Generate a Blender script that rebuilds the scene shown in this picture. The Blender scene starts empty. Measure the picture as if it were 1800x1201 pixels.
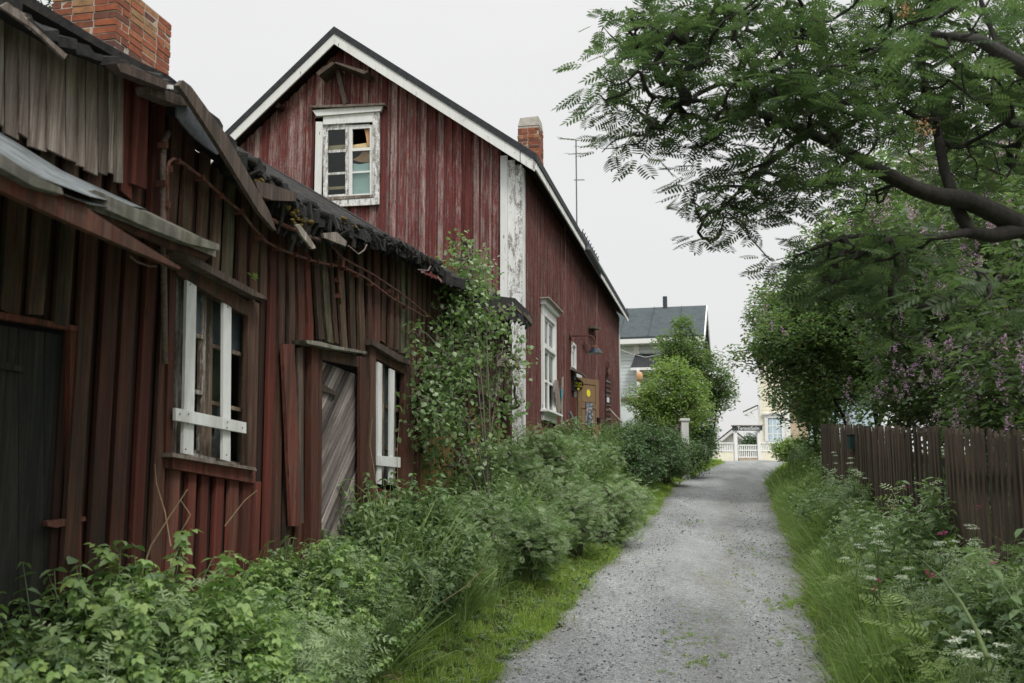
import bpy, math, random
import numpy as np
from mathutils import Vector, Matrix, Euler
random.seed(7); RNG = np.random.default_rng(11)
sc = bpy.context.scene; COL = sc.collection
# ------------------------------------------------------------------ camera
F = 1750.; PIT = math.atan(250/1750); cp, sp = math.cos(PIT), math.sin(PIT); EYE = 1.7
cd = bpy.data.cameras.new('camera'); cam = bpy.data.objects.new('camera', cd); COL.objects.link(cam)
cam.location = (0, 0, EYE); cam.rotation_euler = (math.pi/2+PIT, 0, 0)
cd.sensor_width = 36; cd.lens = 35; cd.clip_start = .05; cd.clip_end = 2000
cd.dof.use_dof = True; cd.dof.focus_distance = 13.5; cd.dof.aperture_fstop = 3.2
sc.camera = cam
# ------------------------------------------------------------------ sky: pale overcast over a clear Nishita base
W = bpy.data.worlds.new('World'); sc.world = W; W.use_nodes = True
wn = W.node_tree.nodes; wl = W.node_tree.links; wn.clear()
SUN_EL, SUN_AZ = math.radians(52), math.radians(150)
sky = wn.new('ShaderNodeTexSky'); sky.sky_type = 'NISHITA'; sky.sun_disc = False
sky.sun_elevation = SUN_EL; sky.sun_rotation = SUN_AZ; sky.dust_density = 3
geo = wn.new('ShaderNodeTexCoord'); sep = wn.new('ShaderNodeSeparateXYZ'); wl.new(geo.outputs['Generated'], sep.inputs[0])
rmp = wn.new('ShaderNodeValToRGB'); wl.new(sep.outputs['Z'], rmp.inputs[0])
rmp.color_ramp.elements[0].position = .0; rmp.color_ramp.elements[0].color = (.545, .542, .54, 1)
e_ = rmp.color_ramp.elements.new(.45); e_.color = (.60, .597, .595, 1)
rmp.color_ramp.elements[2].position = 1.; rmp.color_ramp.elements[2].color = (1.75, 1.76, 1.78, 1)
ns = wn.new('ShaderNodeTexNoise'); ns.inputs['Scale'].default_value = 2.2; ns.inputs['Detail'].default_value = 4
mp = wn.new('ShaderNodeMapping'); mp.inputs['Scale'].default_value = (1, 1, 3); wl.new(geo.outputs['Generated'], mp.inputs[0]); wl.new(mp.outputs[0], ns.inputs[0])
mr = wn.new('ShaderNodeMapRange'); mr.inputs[1].default_value = .3; mr.inputs[2].default_value = .7; mr.inputs[3].default_value = 10.0; mr.inputs[4].default_value = 10.6
wl.new(ns.outputs[0], mr.inputs[0])
vm = wn.new('ShaderNodeVectorMath'); vm.operation = 'SCALE'; wl.new(rmp.outputs[0], vm.inputs[0]); wl.new(mr.outputs[0], vm.inputs['Scale'])
mx = wn.new('ShaderNodeMixRGB'); mx.inputs[0].default_value = .95
wl.new(sky.outputs[0], mx.inputs[1]); wl.new(vm.outputs[0], mx.inputs[2])
bg = wn.new('ShaderNodeBackground'); bg.inputs[1].default_value = .1; wl.new(mx.outputs[0], bg.inputs[0])
wo = wn.new('ShaderNodeOutputWorld'); wl.new(bg.outputs[0], wo.inputs[0])
sd = bpy.data.lights.new('sun', 'SUN'); sun = bpy.data.objects.new('sun', sd); COL.objects.link(sun)
sd.energy = 1.5; sd.angle = math.radians(14); sd.color = (1, .97, .92)
sun.rotation_euler = Vector((math.sin(SUN_AZ)*math.cos(SUN_EL), math.cos(SUN_AZ)*math.cos(SUN_EL), math.sin(SUN_EL))).to_track_quat('Z', 'Y').to_euler()
vs = sc.view_settings; vs.view_transform = 'Standard'; vs.look = 'None'; vs.exposure = .52; vs.gamma = 1; vs.use_curve_mapping = False
sc.cycles.max_bounces = 6; sc.cycles.transparent_max_bounces = 12; sc.cycles.use_denoising = True
# ------------------------------------------------------------------ surveying: photograph rays met with the real planes of the place
def ray(px, py):
    a = (px-900)/F; b = (600.5-py)/F
    return a, cp-b*sp, sp+b*cp
def at(px, py, Y):
    d = ray(px, py); k = Y/d[1]; return Vector((d[0]*k, Y, EYE+d[2]*k))
TH = math.atan(.2133); sn, cn = math.sin(TH), math.cos(TH)
P0 = (0.17521, 18.0)                         # corner of the red house; house frame: o outward to the lane, s along the lane, z up
def loc(x, y, z=0.):
    dx, dy = x-P0[0], y-P0[1]; return Vector((dx*cn-dy*sn, dx*sn+dy*cn, z))
def glob(o, s, z=0.): return Vector((P0[0]+o*cn+s*sn, P0[1]-o*sn+s*cn, z))
def WP(px, py, o=0.):
    d = ray(px, py); k = (o+P0[0]*cn-P0[1]*sn)/(d[0]*cn-d[1]*sn); return loc(d[0]*k, d[1]*k, EYE+d[2]*k)
def GP(px, py, s=0.):
    d = ray(px, py); k = (s+P0[0]*sn+P0[1]*cn)/(d[0]*sn+d[1]*cn); return loc(d[0]*k, d[1]*k, EYE+d[2]*k)
def lerp(a, b, t): return a+(b-a)*t
# ------------------------------------------------------------------ mesh helpers
class MB:
    def __init__(s): s.v = []; s.f = []
    def add(s, vs, fs):
        n = len(s.v); s.v += [tuple(v) for v in vs]; s.f += [tuple(i+n for i in f) for f in fs]
    def box(s, a, b):
        x0, y0, z0 = a; x1, y1, z1 = b
        s.add([(x0,y0,z0),(x1,y0,z0),(x1,y1,z0),(x0,y1,z0),(x0,y0,z1),(x1,y0,z1),(x1,y1,z1),(x0,y1,z1)],
              [(0,3,2,1),(4,5,6,7),(0,1,5,4),(1,2,6,5),(2,3,7,6),(3,0,4,7)]); return s
    def prism(s, pts, ext):                  # pts: planar loop, ext: extrusion vector
        n = len(pts); e = Vector(ext); p = [Vector(q) for q in pts]
        s.add(p+[q+e for q in p], [tuple(range(n-1,-1,-1)), tuple(range(n,2*n))]+[(i,(i+1)%n,(i+1)%n+n,i+n) for i in range(n)]); return s
    def beam(s, a, b, w, t, side=None, segs=1, wob=0.):     # bar from a to b, width w along side, thickness t
        a, b = Vector(a), Vector(b); d = (b-a).normalized()
        side = Vector(side) if side is not None else Vector((0,0,1))
        if abs(d.dot(side.normalized())) > .98: side = Vector((1,0,0))
        u = (side-d*side.dot(d)).normalized(); n = d.cross(u); vs = []; fs = []
        for i in range(segs+1):
            q = a.lerp(b, i/segs); ww = w*(1+random.uniform(-wob,wob)); j = Vector((random.uniform(-1,1),random.uniform(-1,1),0))*wob*w*.3
            for su, st in ((-.5,-.5),(.5,-.5),(.5,.5),(-.5,.5)): vs.append(q+j+u*ww*su+n*t*st)
        for i in range(segs):
            k = 4*i
            for c in range(4): fs.append((k+c, k+(c+1)%4, k+4+(c+1)%4, k+4+c))
        fs += [(3,2,1,0), tuple(4*segs+c for c in range(4))]; s.add(vs, fs); return s
    def tube(s, pts, rad, n=6):
        pts = [Vector(p) for p in pts]
        if not hasattr(rad, '__len__'): rad = [rad]*len(pts)
        vs = []; fs = []; u = None
        for i, p in enumerate(pts):
            d = (pts[min(i+1,len(pts)-1)]-pts[max(i-1,0)]).normalized()
            if u is None: u = d.orthogonal().normalized()
            u = (u-d*u.dot(d)).normalized(); w = d.cross(u)
            for k in range(n):
                a = 2*math.pi*k/n; vs.append(p+(u*math.cos(a)+w*math.sin(a))*rad[i])
        for i in range(len(pts)-1):
            for k in range(n): fs.append((i*n+k, i*n+(k+1)%n, (i+1)*n+(k+1)%n, (i+1)*n+k))
        fs += [tuple(range(n-1,-1,-1)), tuple((len(pts)-1)*n+k for k in range(n))]; s.add(vs, fs); return s
    def lathe(s, c, prof, n=16):              # prof: (radius, z) about a vertical axis at c
        vs = []; fs = []
        for r, z in prof:
            for k in range(n): a = 2*math.pi*k/n; vs.append((c[0]+r*math.cos(a), c[1]+r*math.sin(a), c[2]+z))
        for i in range(len(prof)-1):
            for k in range(n): fs.append((i*n+k, i*n+(k+1)%n, (i+1)*n+(k+1)%n, (i+1)*n+k))
        s.add(vs, fs); return s
    def mesh(s, name, m, smooth=False):
        me = bpy.data.meshes.new(name); me.from_pydata(s.v, [], s.f); me.materials.append(m)
        if smooth: me.polygons.foreach_set('use_smooth', [True]*len(me.polygons))
        me.update(); return me
    def build(s, name, m, parent=None, smooth=False, **kw): return link(name, s.mesh(name, m, smooth), parent, **kw)
def link(name, me, parent=None, loc=None, rot=None, scale=None, stuff=False, label=None):
    o = bpy.data.objects.new(name, me); COL.objects.link(o); o.parent = parent
    if loc is not None: o.location = loc
    if rot is not None: o.rotation_euler = rot
    if scale is not None: o.scale = scale if hasattr(scale, '__len__') else (scale,)*3
    if stuff: o['kind'] = 'stuff'
    if label: o['label'] = label
    return o
def tag(o, label=None, cat=None, group=None, kind=None):
    if label: o['label'] = label
    if cat: o['category'] = cat
    if group: o['group'] = group
    if kind: o['kind'] = kind
    return o
def thing(name, label, cat, group=None, loc=(0,0,0), rz=0.):
    o = bpy.data.objects.new(name, None); COL.objects.link(o); o.location = loc; o.rotation_euler = (0,0,rz); o.empty_display_size = .2
    return tag(o, label, cat, group)
def hthing(name, label, cat, group=None):    # a thing built in the house frame
    return thing(name, label, cat, group, (P0[0],P0[1],0), -TH)
def copy_tree(o, parent=None):
    c = o.copy(); COL.objects.link(c); c.parent = parent
    for ch in [x for x in o.children]: copy_tree(ch, c)
    return c
def npmesh(name, V, Fq, mats, shade=None, k=None, smooth=False):
    """V (n,3), Fq (m,k) same-size faces"""
    me = bpy.data.meshes.new(name); V = np.asarray(V, np.float32); Fq = np.asarray(Fq, np.int32); k = Fq.shape[1]
    me.vertices.add(len(V)); me.vertices.foreach_set('co', V.ravel())
    me.loops.add(Fq.size); me.loops.foreach_set('vertex_index', Fq.ravel())
    me.polygons.add(len(Fq)); me.polygons.foreach_set('loop_start', np.arange(0, Fq.size, k, dtype=np.int32))
    me.polygons.foreach_set('loop_total', np.full(len(Fq), k, np.int32))
    if smooth: me.polygons.foreach_set('use_smooth', np.ones(len(Fq), bool))
    for m in (mats if isinstance(mats, (list,tuple)) else [mats]): me.materials.append(m)
    if shade is not None:
        a = me.attributes.new('shade', 'FLOAT', 'POINT'); a.data.foreach_set('value', np.asarray(shade, np.float32))
    me.update(); me.validate(); return me
# ------------------------------------------------------------------ materials
def newmat(name):
    m = bpy.data.materials.new(name); m.use_nodes = True; nt = m.node_tree; nt.nodes.clear()
    out = nt.nodes.new('ShaderNodeOutputMaterial'); b = nt.nodes.new('ShaderNodeBsdfPrincipled'); nt.links.new(b.outputs[0], out.inputs[0])
    return m, nt, b, out
def N(nt, t, **kw):
    n = nt.nodes.new('ShaderNode'+t)
    for k, v in kw.items():
        if k.startswith('i'): n.inputs[int(k[1:])].default_value = v
        else: setattr(n, k, v)
    return n
def noise(nt, vec, scale, detail=4, rough=.6):
    n = N(nt, 'TexNoise'); n.inputs['Scale'].default_value = scale; n.inputs['Detail'].default_value = detail; n.inputs['Roughness'].default_value = rough
    nt.links.new(vec, n.inputs['Vector']); return n.outputs[0]
def mapv(nt, vec, scale):
    n = N(nt, 'Mapping'); n.inputs['Scale'].default_value = scale; nt.links.new(vec, n.inputs[0]); return n.outputs[0]
def ramp(nt, fac, stops):
    r = N(nt, 'ValToRGB'); nt.links.new(fac, r.inputs[0]); e = r.color_ramp.elements
    while len(e) < len(stops): e.new(.5)
    for i, (p, c) in enumerate(stops): e[i].position = p; e[i].color = (c, c, c, 1) if not hasattr(c, '__len__') else (*c, 1)
    return r.outputs[0]
def mix(nt, f, a, b, mode='MIX'):
    n = N(nt, 'MixRGB', blend_type=mode)
    for i, x in enumerate((f, a, b)):
        if hasattr(x, 'links'): nt.links.new(x, n.inputs[i])
        else: n.inputs[i].default_value = x if i == 0 else (*x, 1)
    return n.outputs[0]
def math_(nt, op, a, b=0.):
    n = N(nt, 'Math', operation=op)
    for i, x in enumerate((a, b)):
        if hasattr(x, 'links'): nt.links.new(x, n.inputs[i])
        else: n.inputs[i].default_value = x
    return n.outputs[0]
def objvec(nt):                               # object coordinates shifted per object, so no two pieces share a pattern
    tc = N(nt, 'TexCoord'); oi = N(nt, 'ObjectInfo')
    m = N(nt, 'VectorMath', operation='ADD'); s_ = math_(nt, 'MULTIPLY', oi.outputs['Random'], 37.)
    nt.links.new(tc.outputs['Object'], m.inputs[0]); nt.links.new(s_, m.inputs[1]); return m.outputs[0], oi.outputs['Random'], tc.outputs['Object']
def bump(nt, b, h, strength=.3, dist=.01):
    n = N(nt, 'Bump'); n.inputs['Strength'].default_value = strength; n.inputs['Distance'].default_value = dist
    nt.links.new(h, n.inputs['Height']); nt.links.new(n.outputs[0], b.inputs['Normal'])
def wood(name, paint, bare, wear=.5, soft=.08, grain=(70,70,1.6), dirt=(.03,.03,.025), dirt_amt=.35, rough=.85, algae=None, vary=.35, peel_s=(24,24,3.0), fine_s=(95,95,26), fine_w=.42, streak=True):
    m, nt, b, _ = newmat(name); v, rnd, raw = objvec(nt)
    g = noise(nt, mapv(nt, v, grain), 1, 5, .65)
    p1 = noise(nt, mapv(nt, v, peel_s), 1, 6, .7)
    p2 = noise(nt, mapv(nt, v, fine_s), 1, 4, .65)
    p = math_(nt, 'ADD', math_(nt, 'MULTIPLY', p1, 1-fine_w), math_(nt, 'MULTIPLY', p2, fine_w))
    p = math_(nt, 'ADD', p, math_(nt, 'MULTIPLY', math_(nt, 'SUBTRACT', rnd, .5), .16))
    peel = ramp(nt, p, [(max(0,1-wear-.5*soft-.12), 0.), (min(1,1-wear+soft-.12), 1.)])
    gr = ramp(nt, g, [(.32, .42), (.68, 1.28)])
    bare_c = mix(nt, 1., bare, gr, 'MULTIPLY')
    pg = ramp(nt, g, [(.3, .68 if streak else .93), (.7, 1.15 if streak else 1.03)]); pc = mix(nt, 1., paint, pg, 'MULTIPLY')
    c = mix(nt, peel, pc, bare_c)
    c = mix(nt, 1., c, ramp(nt, rnd, [(0, 1-vary), (1, 1+vary*.35)]), 'MULTIPLY')
    if streak: c = mix(nt, 1., c, ramp(nt, noise(nt, mapv(nt, v, (16,16,.45)), 1, 3, .6), [(.34, .68), (.66, 1.3)]), 'MULTIPLY')
    d = ramp(nt, noise(nt, mapv(nt, v, (5,5,.8)), 1, 5, .7), [(.45, 0.), (.72, dirt_amt*2)])
    c = mix(nt, d, c, dirt)
    if algae: c = mix(nt, ramp(nt, noise(nt, mapv(nt, v, (9,9,3)), 1, 6, .75), [(.5, 0.), (.68, .75)]), c, algae)
    kn = N(nt, 'TexVoronoi'); kn.inputs['Scale'].default_value = 1; nt.links.new(mapv(nt, v, (7,7,2.2)), kn.inputs['Vector'])
    c = mix(nt, ramp(nt, kn.outputs['Distance'], [(.05, .7), (.11, 0.)]), c, (.02,.014,.01))
    nt.links.new(c, b.inputs['Base Color']); b.inputs['Roughness'].default_value = rough; b.inputs['Specular IOR Level'].default_value = .25
    bump(nt, b, mix(nt, .5, g, peel), .5, .006); return m
def plain(name, col, rough=.7, var=.25, scale=6., metal=0., bmp=.15, spec=.3, vec_scale=(1,1,1), dark=None):
    m, nt, b, _ = newmat(name); v, rnd, raw = objvec(nt); v = mapv(nt, v, vec_scale)
    n1 = noise(nt, v, scale, 6, .65)
    c = mix(nt, ramp(nt, n1, [(.3, 0.), (.72, 1.)]), tuple(x*(1-var) for x in col), tuple(min(1,x*(1+var)) for x in col))
    if dark: c = mix(nt, ramp(nt, noise(nt, v, scale*.4, 6, .7), [(.5, 0.), (.7, .8)]), c, dark)
    nt.links.new(c, b.inputs['Base Color']); b.inputs['Roughness'].default_value = rough; b.inputs['Metallic'].default_value = metal; b.inputs['Specular IOR Level'].default_value = spec
    if bmp: bump(nt, b, noise(nt, v, scale*5, 5, .7), bmp, .01)
    return m
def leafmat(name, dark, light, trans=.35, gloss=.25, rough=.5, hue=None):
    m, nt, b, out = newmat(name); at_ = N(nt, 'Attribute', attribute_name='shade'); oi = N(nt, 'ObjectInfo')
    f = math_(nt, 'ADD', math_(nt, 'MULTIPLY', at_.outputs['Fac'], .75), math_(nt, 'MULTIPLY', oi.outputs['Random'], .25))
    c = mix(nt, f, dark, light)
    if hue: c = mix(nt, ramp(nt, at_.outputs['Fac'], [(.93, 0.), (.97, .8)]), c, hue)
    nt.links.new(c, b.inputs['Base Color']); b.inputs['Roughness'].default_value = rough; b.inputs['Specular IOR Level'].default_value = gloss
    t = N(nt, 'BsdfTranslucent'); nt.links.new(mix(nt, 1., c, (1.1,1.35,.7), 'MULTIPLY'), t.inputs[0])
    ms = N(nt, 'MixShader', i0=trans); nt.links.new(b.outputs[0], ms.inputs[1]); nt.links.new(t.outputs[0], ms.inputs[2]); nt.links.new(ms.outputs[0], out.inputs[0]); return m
def glassmat(name, tint=(.86,.91,.91), refl=.12, haze=0.):
    m, nt, b, out = newmat(name); nt.nodes.remove(b)
    t = N(nt, 'BsdfTransparent'); t.inputs[0].default_value = (*tint, 1); g = N(nt, 'BsdfGlossy'); g.inputs['Roughness'].default_value = .06
    n_ = N(nt, 'Bump'); n_.inputs['Strength'].default_value = .25; n_.inputs['Distance'].default_value = .02
    tc = N(nt, 'TexCoord'); nt.links.new(noise(nt, tc.outputs['Object'], 3., 2), n_.inputs['Height']); nt.links.new(n_.outputs[0], g.inputs['Normal'])
    fr = N(nt, 'Fresnel'); fr.inputs[0].default_value = 1.5; f = math_(nt, 'MULTIPLY', fr.outputs[0], .55+refl)
    ms = N(nt, 'MixShader'); nt.links.new(f, ms.inputs[0]); nt.links.new(t.outputs[0], ms.inputs[1]); nt.links.new(g.outputs[0], ms.inputs[2]); d_ = N(nt, 'BsdfDiffuse'); d_.inputs[0].default_value = (.20,.25,.28,1); m2 = N(nt, 'MixShader'); nt.links.new(math_(nt, 'MULTIPLY', noise(nt, tc.outputs['Object'], 5., 4), haze*1.6), m2.inputs[0]); nt.links.new(ms.outputs[0], m2.inputs[1]); nt.links.new(d_.outputs[0], m2.inputs[2]); nt.links.new(m2.outputs[0], out.inputs[0]); return m
M = {}
M['red'] = wood('worn red paint', (.20,.052,.046), (.33,.26,.24), .36, .09, dirt=(.05,.025,.02), dirt_amt=.2)
M['redside'] = wood('worn red paint streaked', (.185,.052,.045), (.28,.21,.19), .39, .09, dirt=(.05,.025,.02), dirt_amt=.25)
M['shed'] = wood('dark red ochre boards', (.105,.035,.022), (.10,.062,.043), .40, .12, dirt=(.018,.018,.014), dirt_amt=.45)
M['shedtop'] = wood('brown weathered boards', (.095,.035,.023), (.125,.08,.055), .43, .12, dirt=(.02,.02,.015), dirt_amt=.55, algae=(.06,.065,.035))
M['shedlow'] = wood('brick red ochre boards', (.165,.043,.03), (.12,.07,.05), .35, .12, dirt=(.02,.016,.012), dirt_amt=.35)
M['moss_board'] = wood('lichen grown boards', (.10,.045,.03), (.13,.12,.075), .6, .25, algae=(.13,.135,.075), dirt_amt=.3)
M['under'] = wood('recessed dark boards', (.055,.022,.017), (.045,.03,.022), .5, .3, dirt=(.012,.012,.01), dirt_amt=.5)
M['grey'] = wood('silver grey bare boards', (.19,.13,.10), (.40,.375,.33), .5, .35, grain=(90,90,1.2), dirt=(.07,.04,.03), dirt_amt=.35)
M['doorwood'] = wood('brown grey bare planks', (.10,.07,.058), (.33,.29,.27), .52, .2, grain=(90,90,1.2), dirt=(.05,.03,.025), dirt_amt=.4, vary=.6)
M['white'] = wood('flaking white paint', (.78,.79,.77), (.28,.26,.24), .30, .03, dirt=(.5,.48,.45), dirt_amt=.15, vary=.06, peel_s=(13,13,4), fine_s=(90,90,40), streak=False)
M['whitenew'] = plain('white painted board', (.62,.64,.62), .7, .10, 9, dark=(.40,.39,.36), vec_scale=(1,1,.35))
M['black_door'] = wood('black tarred planks', (.012,.018,.018), (.055,.045,.03), .42, .3, dirt=(.008,.012,.012), dirt_amt=.4)
M['sash'] = wood('rotting window frame', (.55,.54,.50), (.20,.15,.11), .44, .08)
M['darkwood'] = wood('dark old timber', (.07,.045,.035), (.16,.125,.10), .5, .3, dirt_amt=.4)
M['mossy_edge'] = wood('mossy grey roof edge', (.18,.17,.15), (.22,.21,.17), .5, .3, grain=(12,3,12), algae=(.07,.08,.04))
M['felt'] = plain('grey roofing felt', (.075,.082,.09), .9, .4, 25, bmp=.5)
M['feltlight'] = plain('pale faded roofing felt', (.16,.175,.18), .95, .5, 9, bmp=.9, dark=(.05,.055,.045), spec=.1)
M['roofblack'] = plain('black tar roof', (.035,.038,.042), .85, .4, 12, bmp=.5)
M['tatter'] = plain('rotted tar and bark', (.022,.022,.022), .95, .6, 22, bmp=1., dark=(.06,.05,.035))
M['moss'] = plain('ochre moss', (.15,.105,.03), 1., .5, 60, bmp=1.)
M['rust'] = plain('rusty iron', (.13,.055,.038), .85, .5, 40, bmp=.5, dark=(.06,.025,.02))
M['conduit'] = plain('old painted conduit', (.14,.055,.04), .7, .4, 30, dark=(.20,.17,.15))
M['lagging'] = plain('flaking pipe lagging', (.20,.15,.13), .9, .5, 60, bmp=.8)
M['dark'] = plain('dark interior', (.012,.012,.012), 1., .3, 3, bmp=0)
M['ochre'] = wood('ochre yellow boards', (.40,.245,.085), (.30,.20,.10), .38, .4, dirt_amt=.15, vary=.15)
M['glass'] = glassmat('old window glass')
M['dusty'] = glassmat('dusty window glass', (.8,.85,.87), .5, .3)
M['pale'] = plain('pale new lath', (.62,.48,.27), .8, .15, 10)
M['mint'] = plain('mint insulation sheet', (.72,.85,.80), .8, .08, 5, bmp=0)
M['tan'] = plain('torn tan board', (.60,.34,.18), .9, .2, 12)
M['mortar'] = plain('lime mortar', (.42,.38,.32), 1., .25, 30, bmp=.6)
def brickmat():
    m, nt, b, _ = newmat('weathered brick'); v, rnd, raw = objvec(nt)
    c = ramp(nt, rnd, [(0, (.10,.05,.04)), (.18, (.20,.065,.035)), (.5, (.30,.085,.038)), (.8, (.36,.12,.055)), (1, (.33,.19,.09))])
    c = mix(nt, 1., c, ramp(nt, noise(nt, v, 14, 6, .7), [(.3, .6), (.7, 1.2)]), 'MULTIPLY')
    c = mix(nt, ramp(nt, noise(nt, v, 6, 5, .7), [(.58, 0.), (.75, .6)]), c, (.05,.045,.04))
    nt.links.new(c, b.inputs['Base Color']); b.inputs['Roughness'].default_value = .95; bump(nt, b, noise(nt, v, 50, 5, .7), .7, .01); return m
M['brick'] = brickmat()
M['concrete'] = plain('concrete cap', (.38,.36,.31), .95, .2, 10, dark=(.2,.19,.17))
M['stone'] = plain('granite footing', (.22,.21,.20), .95, .35, 8, bmp=.6)
M['doorbrown'] = plain('light brown painted door', (.21,.135,.075), .6, .12, 8, vec_scale=(1,1,.3))
M['doorpanel'] = plain('brown painted door panel', (.235,.152,.085), .6, .12, 8)
M['black'] = plain('black enamel', (.012,.012,.014), .5, .2, 8, bmp=0)
M['yellow'] = plain('yellow print', (.75,.68,.04), .7, .05, 8, bmp=0)
M['enamel'] = plain('blue black enamel', (.015,.028,.04), .4, .3, 8, bmp=0)
M['lampwhite'] = plain('enamel inner white', (.5,.5,.48), .4, .1, 8, bmp=0)
M['zinc'] = plain('dull galvanised', (.20,.22,.24), .5, .2, 8, metal=.6, bmp=0)
M['bark'] = plain('dark rowan bark', (.035,.032,.028), .95, .5, 25, bmp=1., vec_scale=(1,1,.4))
M['greybark'] = plain('grey bark', (.12,.105,.085), .95, .4, 20, bmp=.8, vec_scale=(1,1,.4))
M['stem'] = plain('green stem', (.09,.13,.045), .7, .3, 20, bmp=0)
M['drystem'] = plain('dry straw stem', (.30,.23,.14), .9, .3, 20, bmp=0)
M['picket'] = wood('brown stained picket', (.078,.052,.038), (.12,.095,.07), .45, .35, dirt=(.03,.035,.022), dirt_amt=.35, vary=.3)
M['cream'] = plain('cream painted cladding', (.84,.79,.64), .7, .05, 3)
M['trimwhite'] = plain('bright white trim', (.80,.80,.78), .6, .03, 3)
M['paleblue'] = plain('pale grey cladding', (.66,.71,.72), .7, .07, 3)
M['slate'] = plain('dark grey felt roof', (.055,.07,.075), .85, .25, 5, dark=(.035,.045,.05))
M['tanwall'] = plain('tan board wall', (.45,.36,.26), .8, .1, 5)
M['bluewall'] = plain('light blue wall', (.50,.62,.70), .8, .05, 5)
M['lantern'] = plain('peach paper lantern', (.55,.32,.18), .8, .1, 5, bmp=0)
M['flagblue'] = plain('blue flag cloth', (.02,.22,.65), .8, .1, 5, bmp=0)
M['flagred'] = plain('red flag cloth', (.65,.04,.03), .8, .1, 5, bmp=0)
M['straw'] = plain('bleached straw', (.42,.34,.22), .95, .3, 30)
M['lilacflower'] = leafmat('lilac blossom', (.34,.19,.36), (.64,.44,.62), .3, .1, .8)
M['umbel'] = leafmat('white umbel', (.50,.52,.46), (.70,.72,.66), .25, .1, .8)
M['pink'] = leafmat('pink petal', (.45,.05,.22), (.65,.12,.38), .3, .1, .8)
M['rowanleaf'] = leafmat('rowan leaflet', (.042,.065,.042), (.12,.16,.08), .5, .3, .45)
M['lilacleaf'] = leafmat('lilac leaf', (.07,.11,.055), (.20,.26,.13), .45, .4, .42)
M['treeleaf'] = leafmat('tree leaf', (.075,.12,.055), (.21,.28,.13), .5, .3, .5, hue=(.20,.13,.05))
M['brightleaf'] = leafmat('young bright leaf', (.14,.21,.065), (.31,.40,.14), .38, .3, .5)
M['birchleaf'] = leafmat('birch leaf', (.10,.16,.07), (.26,.36,.16), .35, .5, .38)
M['spirea'] = leafmat('spirea leaf', (.13,.19,.09), (.31,.40,.21), .3, .35, .5)
M['nettle'] = leafmat('nettle leaf', (.075,.13,.06), (.20,.28,.12), .3, .35, .5)
M['raspberry'] = leafmat('raspberry leaf', (.085,.16,.055), (.30,.42,.15), .35, .35, .5, hue=(.28,.35,.10))
M['darkleaf'] = leafmat('dark bramble leaf', (.06,.11,.055), (.14,.21,.10), .3, .35, .5)  # darker green than the raspberry leaf, for brambles and dark bushes
M['lawn'] = leafmat('lawn blade', (.20,.29,.06), (.38,.48,.13), .35, .15, .6)
M['meadow'] = leafmat('meadow blade', (.13,.20,.06), (.28,.37,.14), .35, .15, .6)
M['dryblade'] = leafmat('dry straw blade', (.22,.18,.09), (.42,.36,.20), .2, .1, .8)
M['conifer'] = leafmat('spruce spray', (.03,.06,.025), (.08,.13,.05), .2, .2, .6)
def groundmat():
    m, nt, b, _ = newmat('earth and moss'); tc = N(nt, 'TexCoord'); v = tc.outputs['Object']
    c = mix(nt, ramp(nt, noise(nt, v, .9, 6, .7), [(.4, 0.), (.62, 1.)]), (.09,.13,.035), (.12,.10,.065))
    c = mix(nt, 1., c, ramp(nt, noise(nt, v, 40, 5, .7), [(.3, .55), (.7, 1.3)]), 'MULTIPLY')
    nt.links.new(c, b.inputs['Base Color']); b.inputs['Roughness'].default_value = 1; b.inputs['Specular IOR Level'].default_value = .1
    bump(nt, b, noise(nt, v, 30, 6, .7), .8, .03); return m
M['ground'] = groundmat()
def gravelmat():
    m, nt, b, _ = newmat('crushed grey gravel'); tc = N(nt, 'TexCoord'); v = tc.outputs['Object']
    vo = N(nt, 'TexVoronoi'); vo.inputs['Scale'].default_value = 75; nt.links.new(v, vo.inputs['Vector'])
    vo2 = N(nt, 'TexVoronoi'); vo2.inputs['Scale'].default_value = 32; nt.links.new(v, vo2.inputs['Vector'])
    sx = N(nt, 'SeparateColor'); nt.links.new(vo.outputs['Color'], sx.inputs[0])
    sy = N(nt, 'SeparateColor'); nt.links.new(vo2.outputs['Color'], sy.inputs[0])
    c = ramp(nt, sx.outputs[0], [(0, (.13,.138,.138)), (.35, (.245,.26,.262)), (.75, (.36,.375,.375)), (1, (.55,.55,.52))])
    c2 = ramp(nt, sy.outputs[1], [(0, (.14,.147,.147)), (.6, (.31,.325,.325)), (1, (.46,.45,.41))])
    c = mix(nt, .35, c, c2)
    tr = ramp(nt, noise(nt, mapv(nt, v, (1.3,.3,1)), 1, 5, .6), [(.35, .82), (.65, 1.1)]); c = mix(nt, 1., c, tr, 'MULTIPLY')
    c = mix(nt, ramp(nt, noise(nt, v, 2.2, 7, .75), [(.55, 0.), (.75, .6)]), c, (.17,.145,.11))
    a_ = N(nt, 'Attribute', attribute_name='shade'); wob = math_(nt, 'ADD', a_.outputs['Fac'], math_(nt, 'MULTIPLY', math_(nt, 'SUBTRACT', noise(nt, v, 1.1, 5, .7), .5), .35))
    soil = ramp(nt, wob, [(0., .85), (.08, .35), (.16, .0), (.5, .0), (.62, .45), (.74, .05), (.86, .25), (1., .9)])
    soil = math_(nt, 'MULTIPLY', soil, ramp(nt, noise(nt, v, 7, 6, .75), [(.36, .15), (.62, 1.)])); c = mix(nt, soil, c, (.13,.115,.075))
    c = mix(nt, ramp(nt, noise(nt, mapv(nt, v, (.8,.35,1)), 1, 6, .7), [(.42, .0), (.7, .35)]), c, (.15,.15,.15))
    nt.links.new(c, b.inputs['Base Color']); b.inputs['Roughness'].default_value = .95; b.inputs['Specular IOR Level'].default_value = .2
    bump(nt, b, mix(nt, .5, vo.outputs['Distance'], vo2.outputs['Distance']), .9, .012); return m
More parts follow.
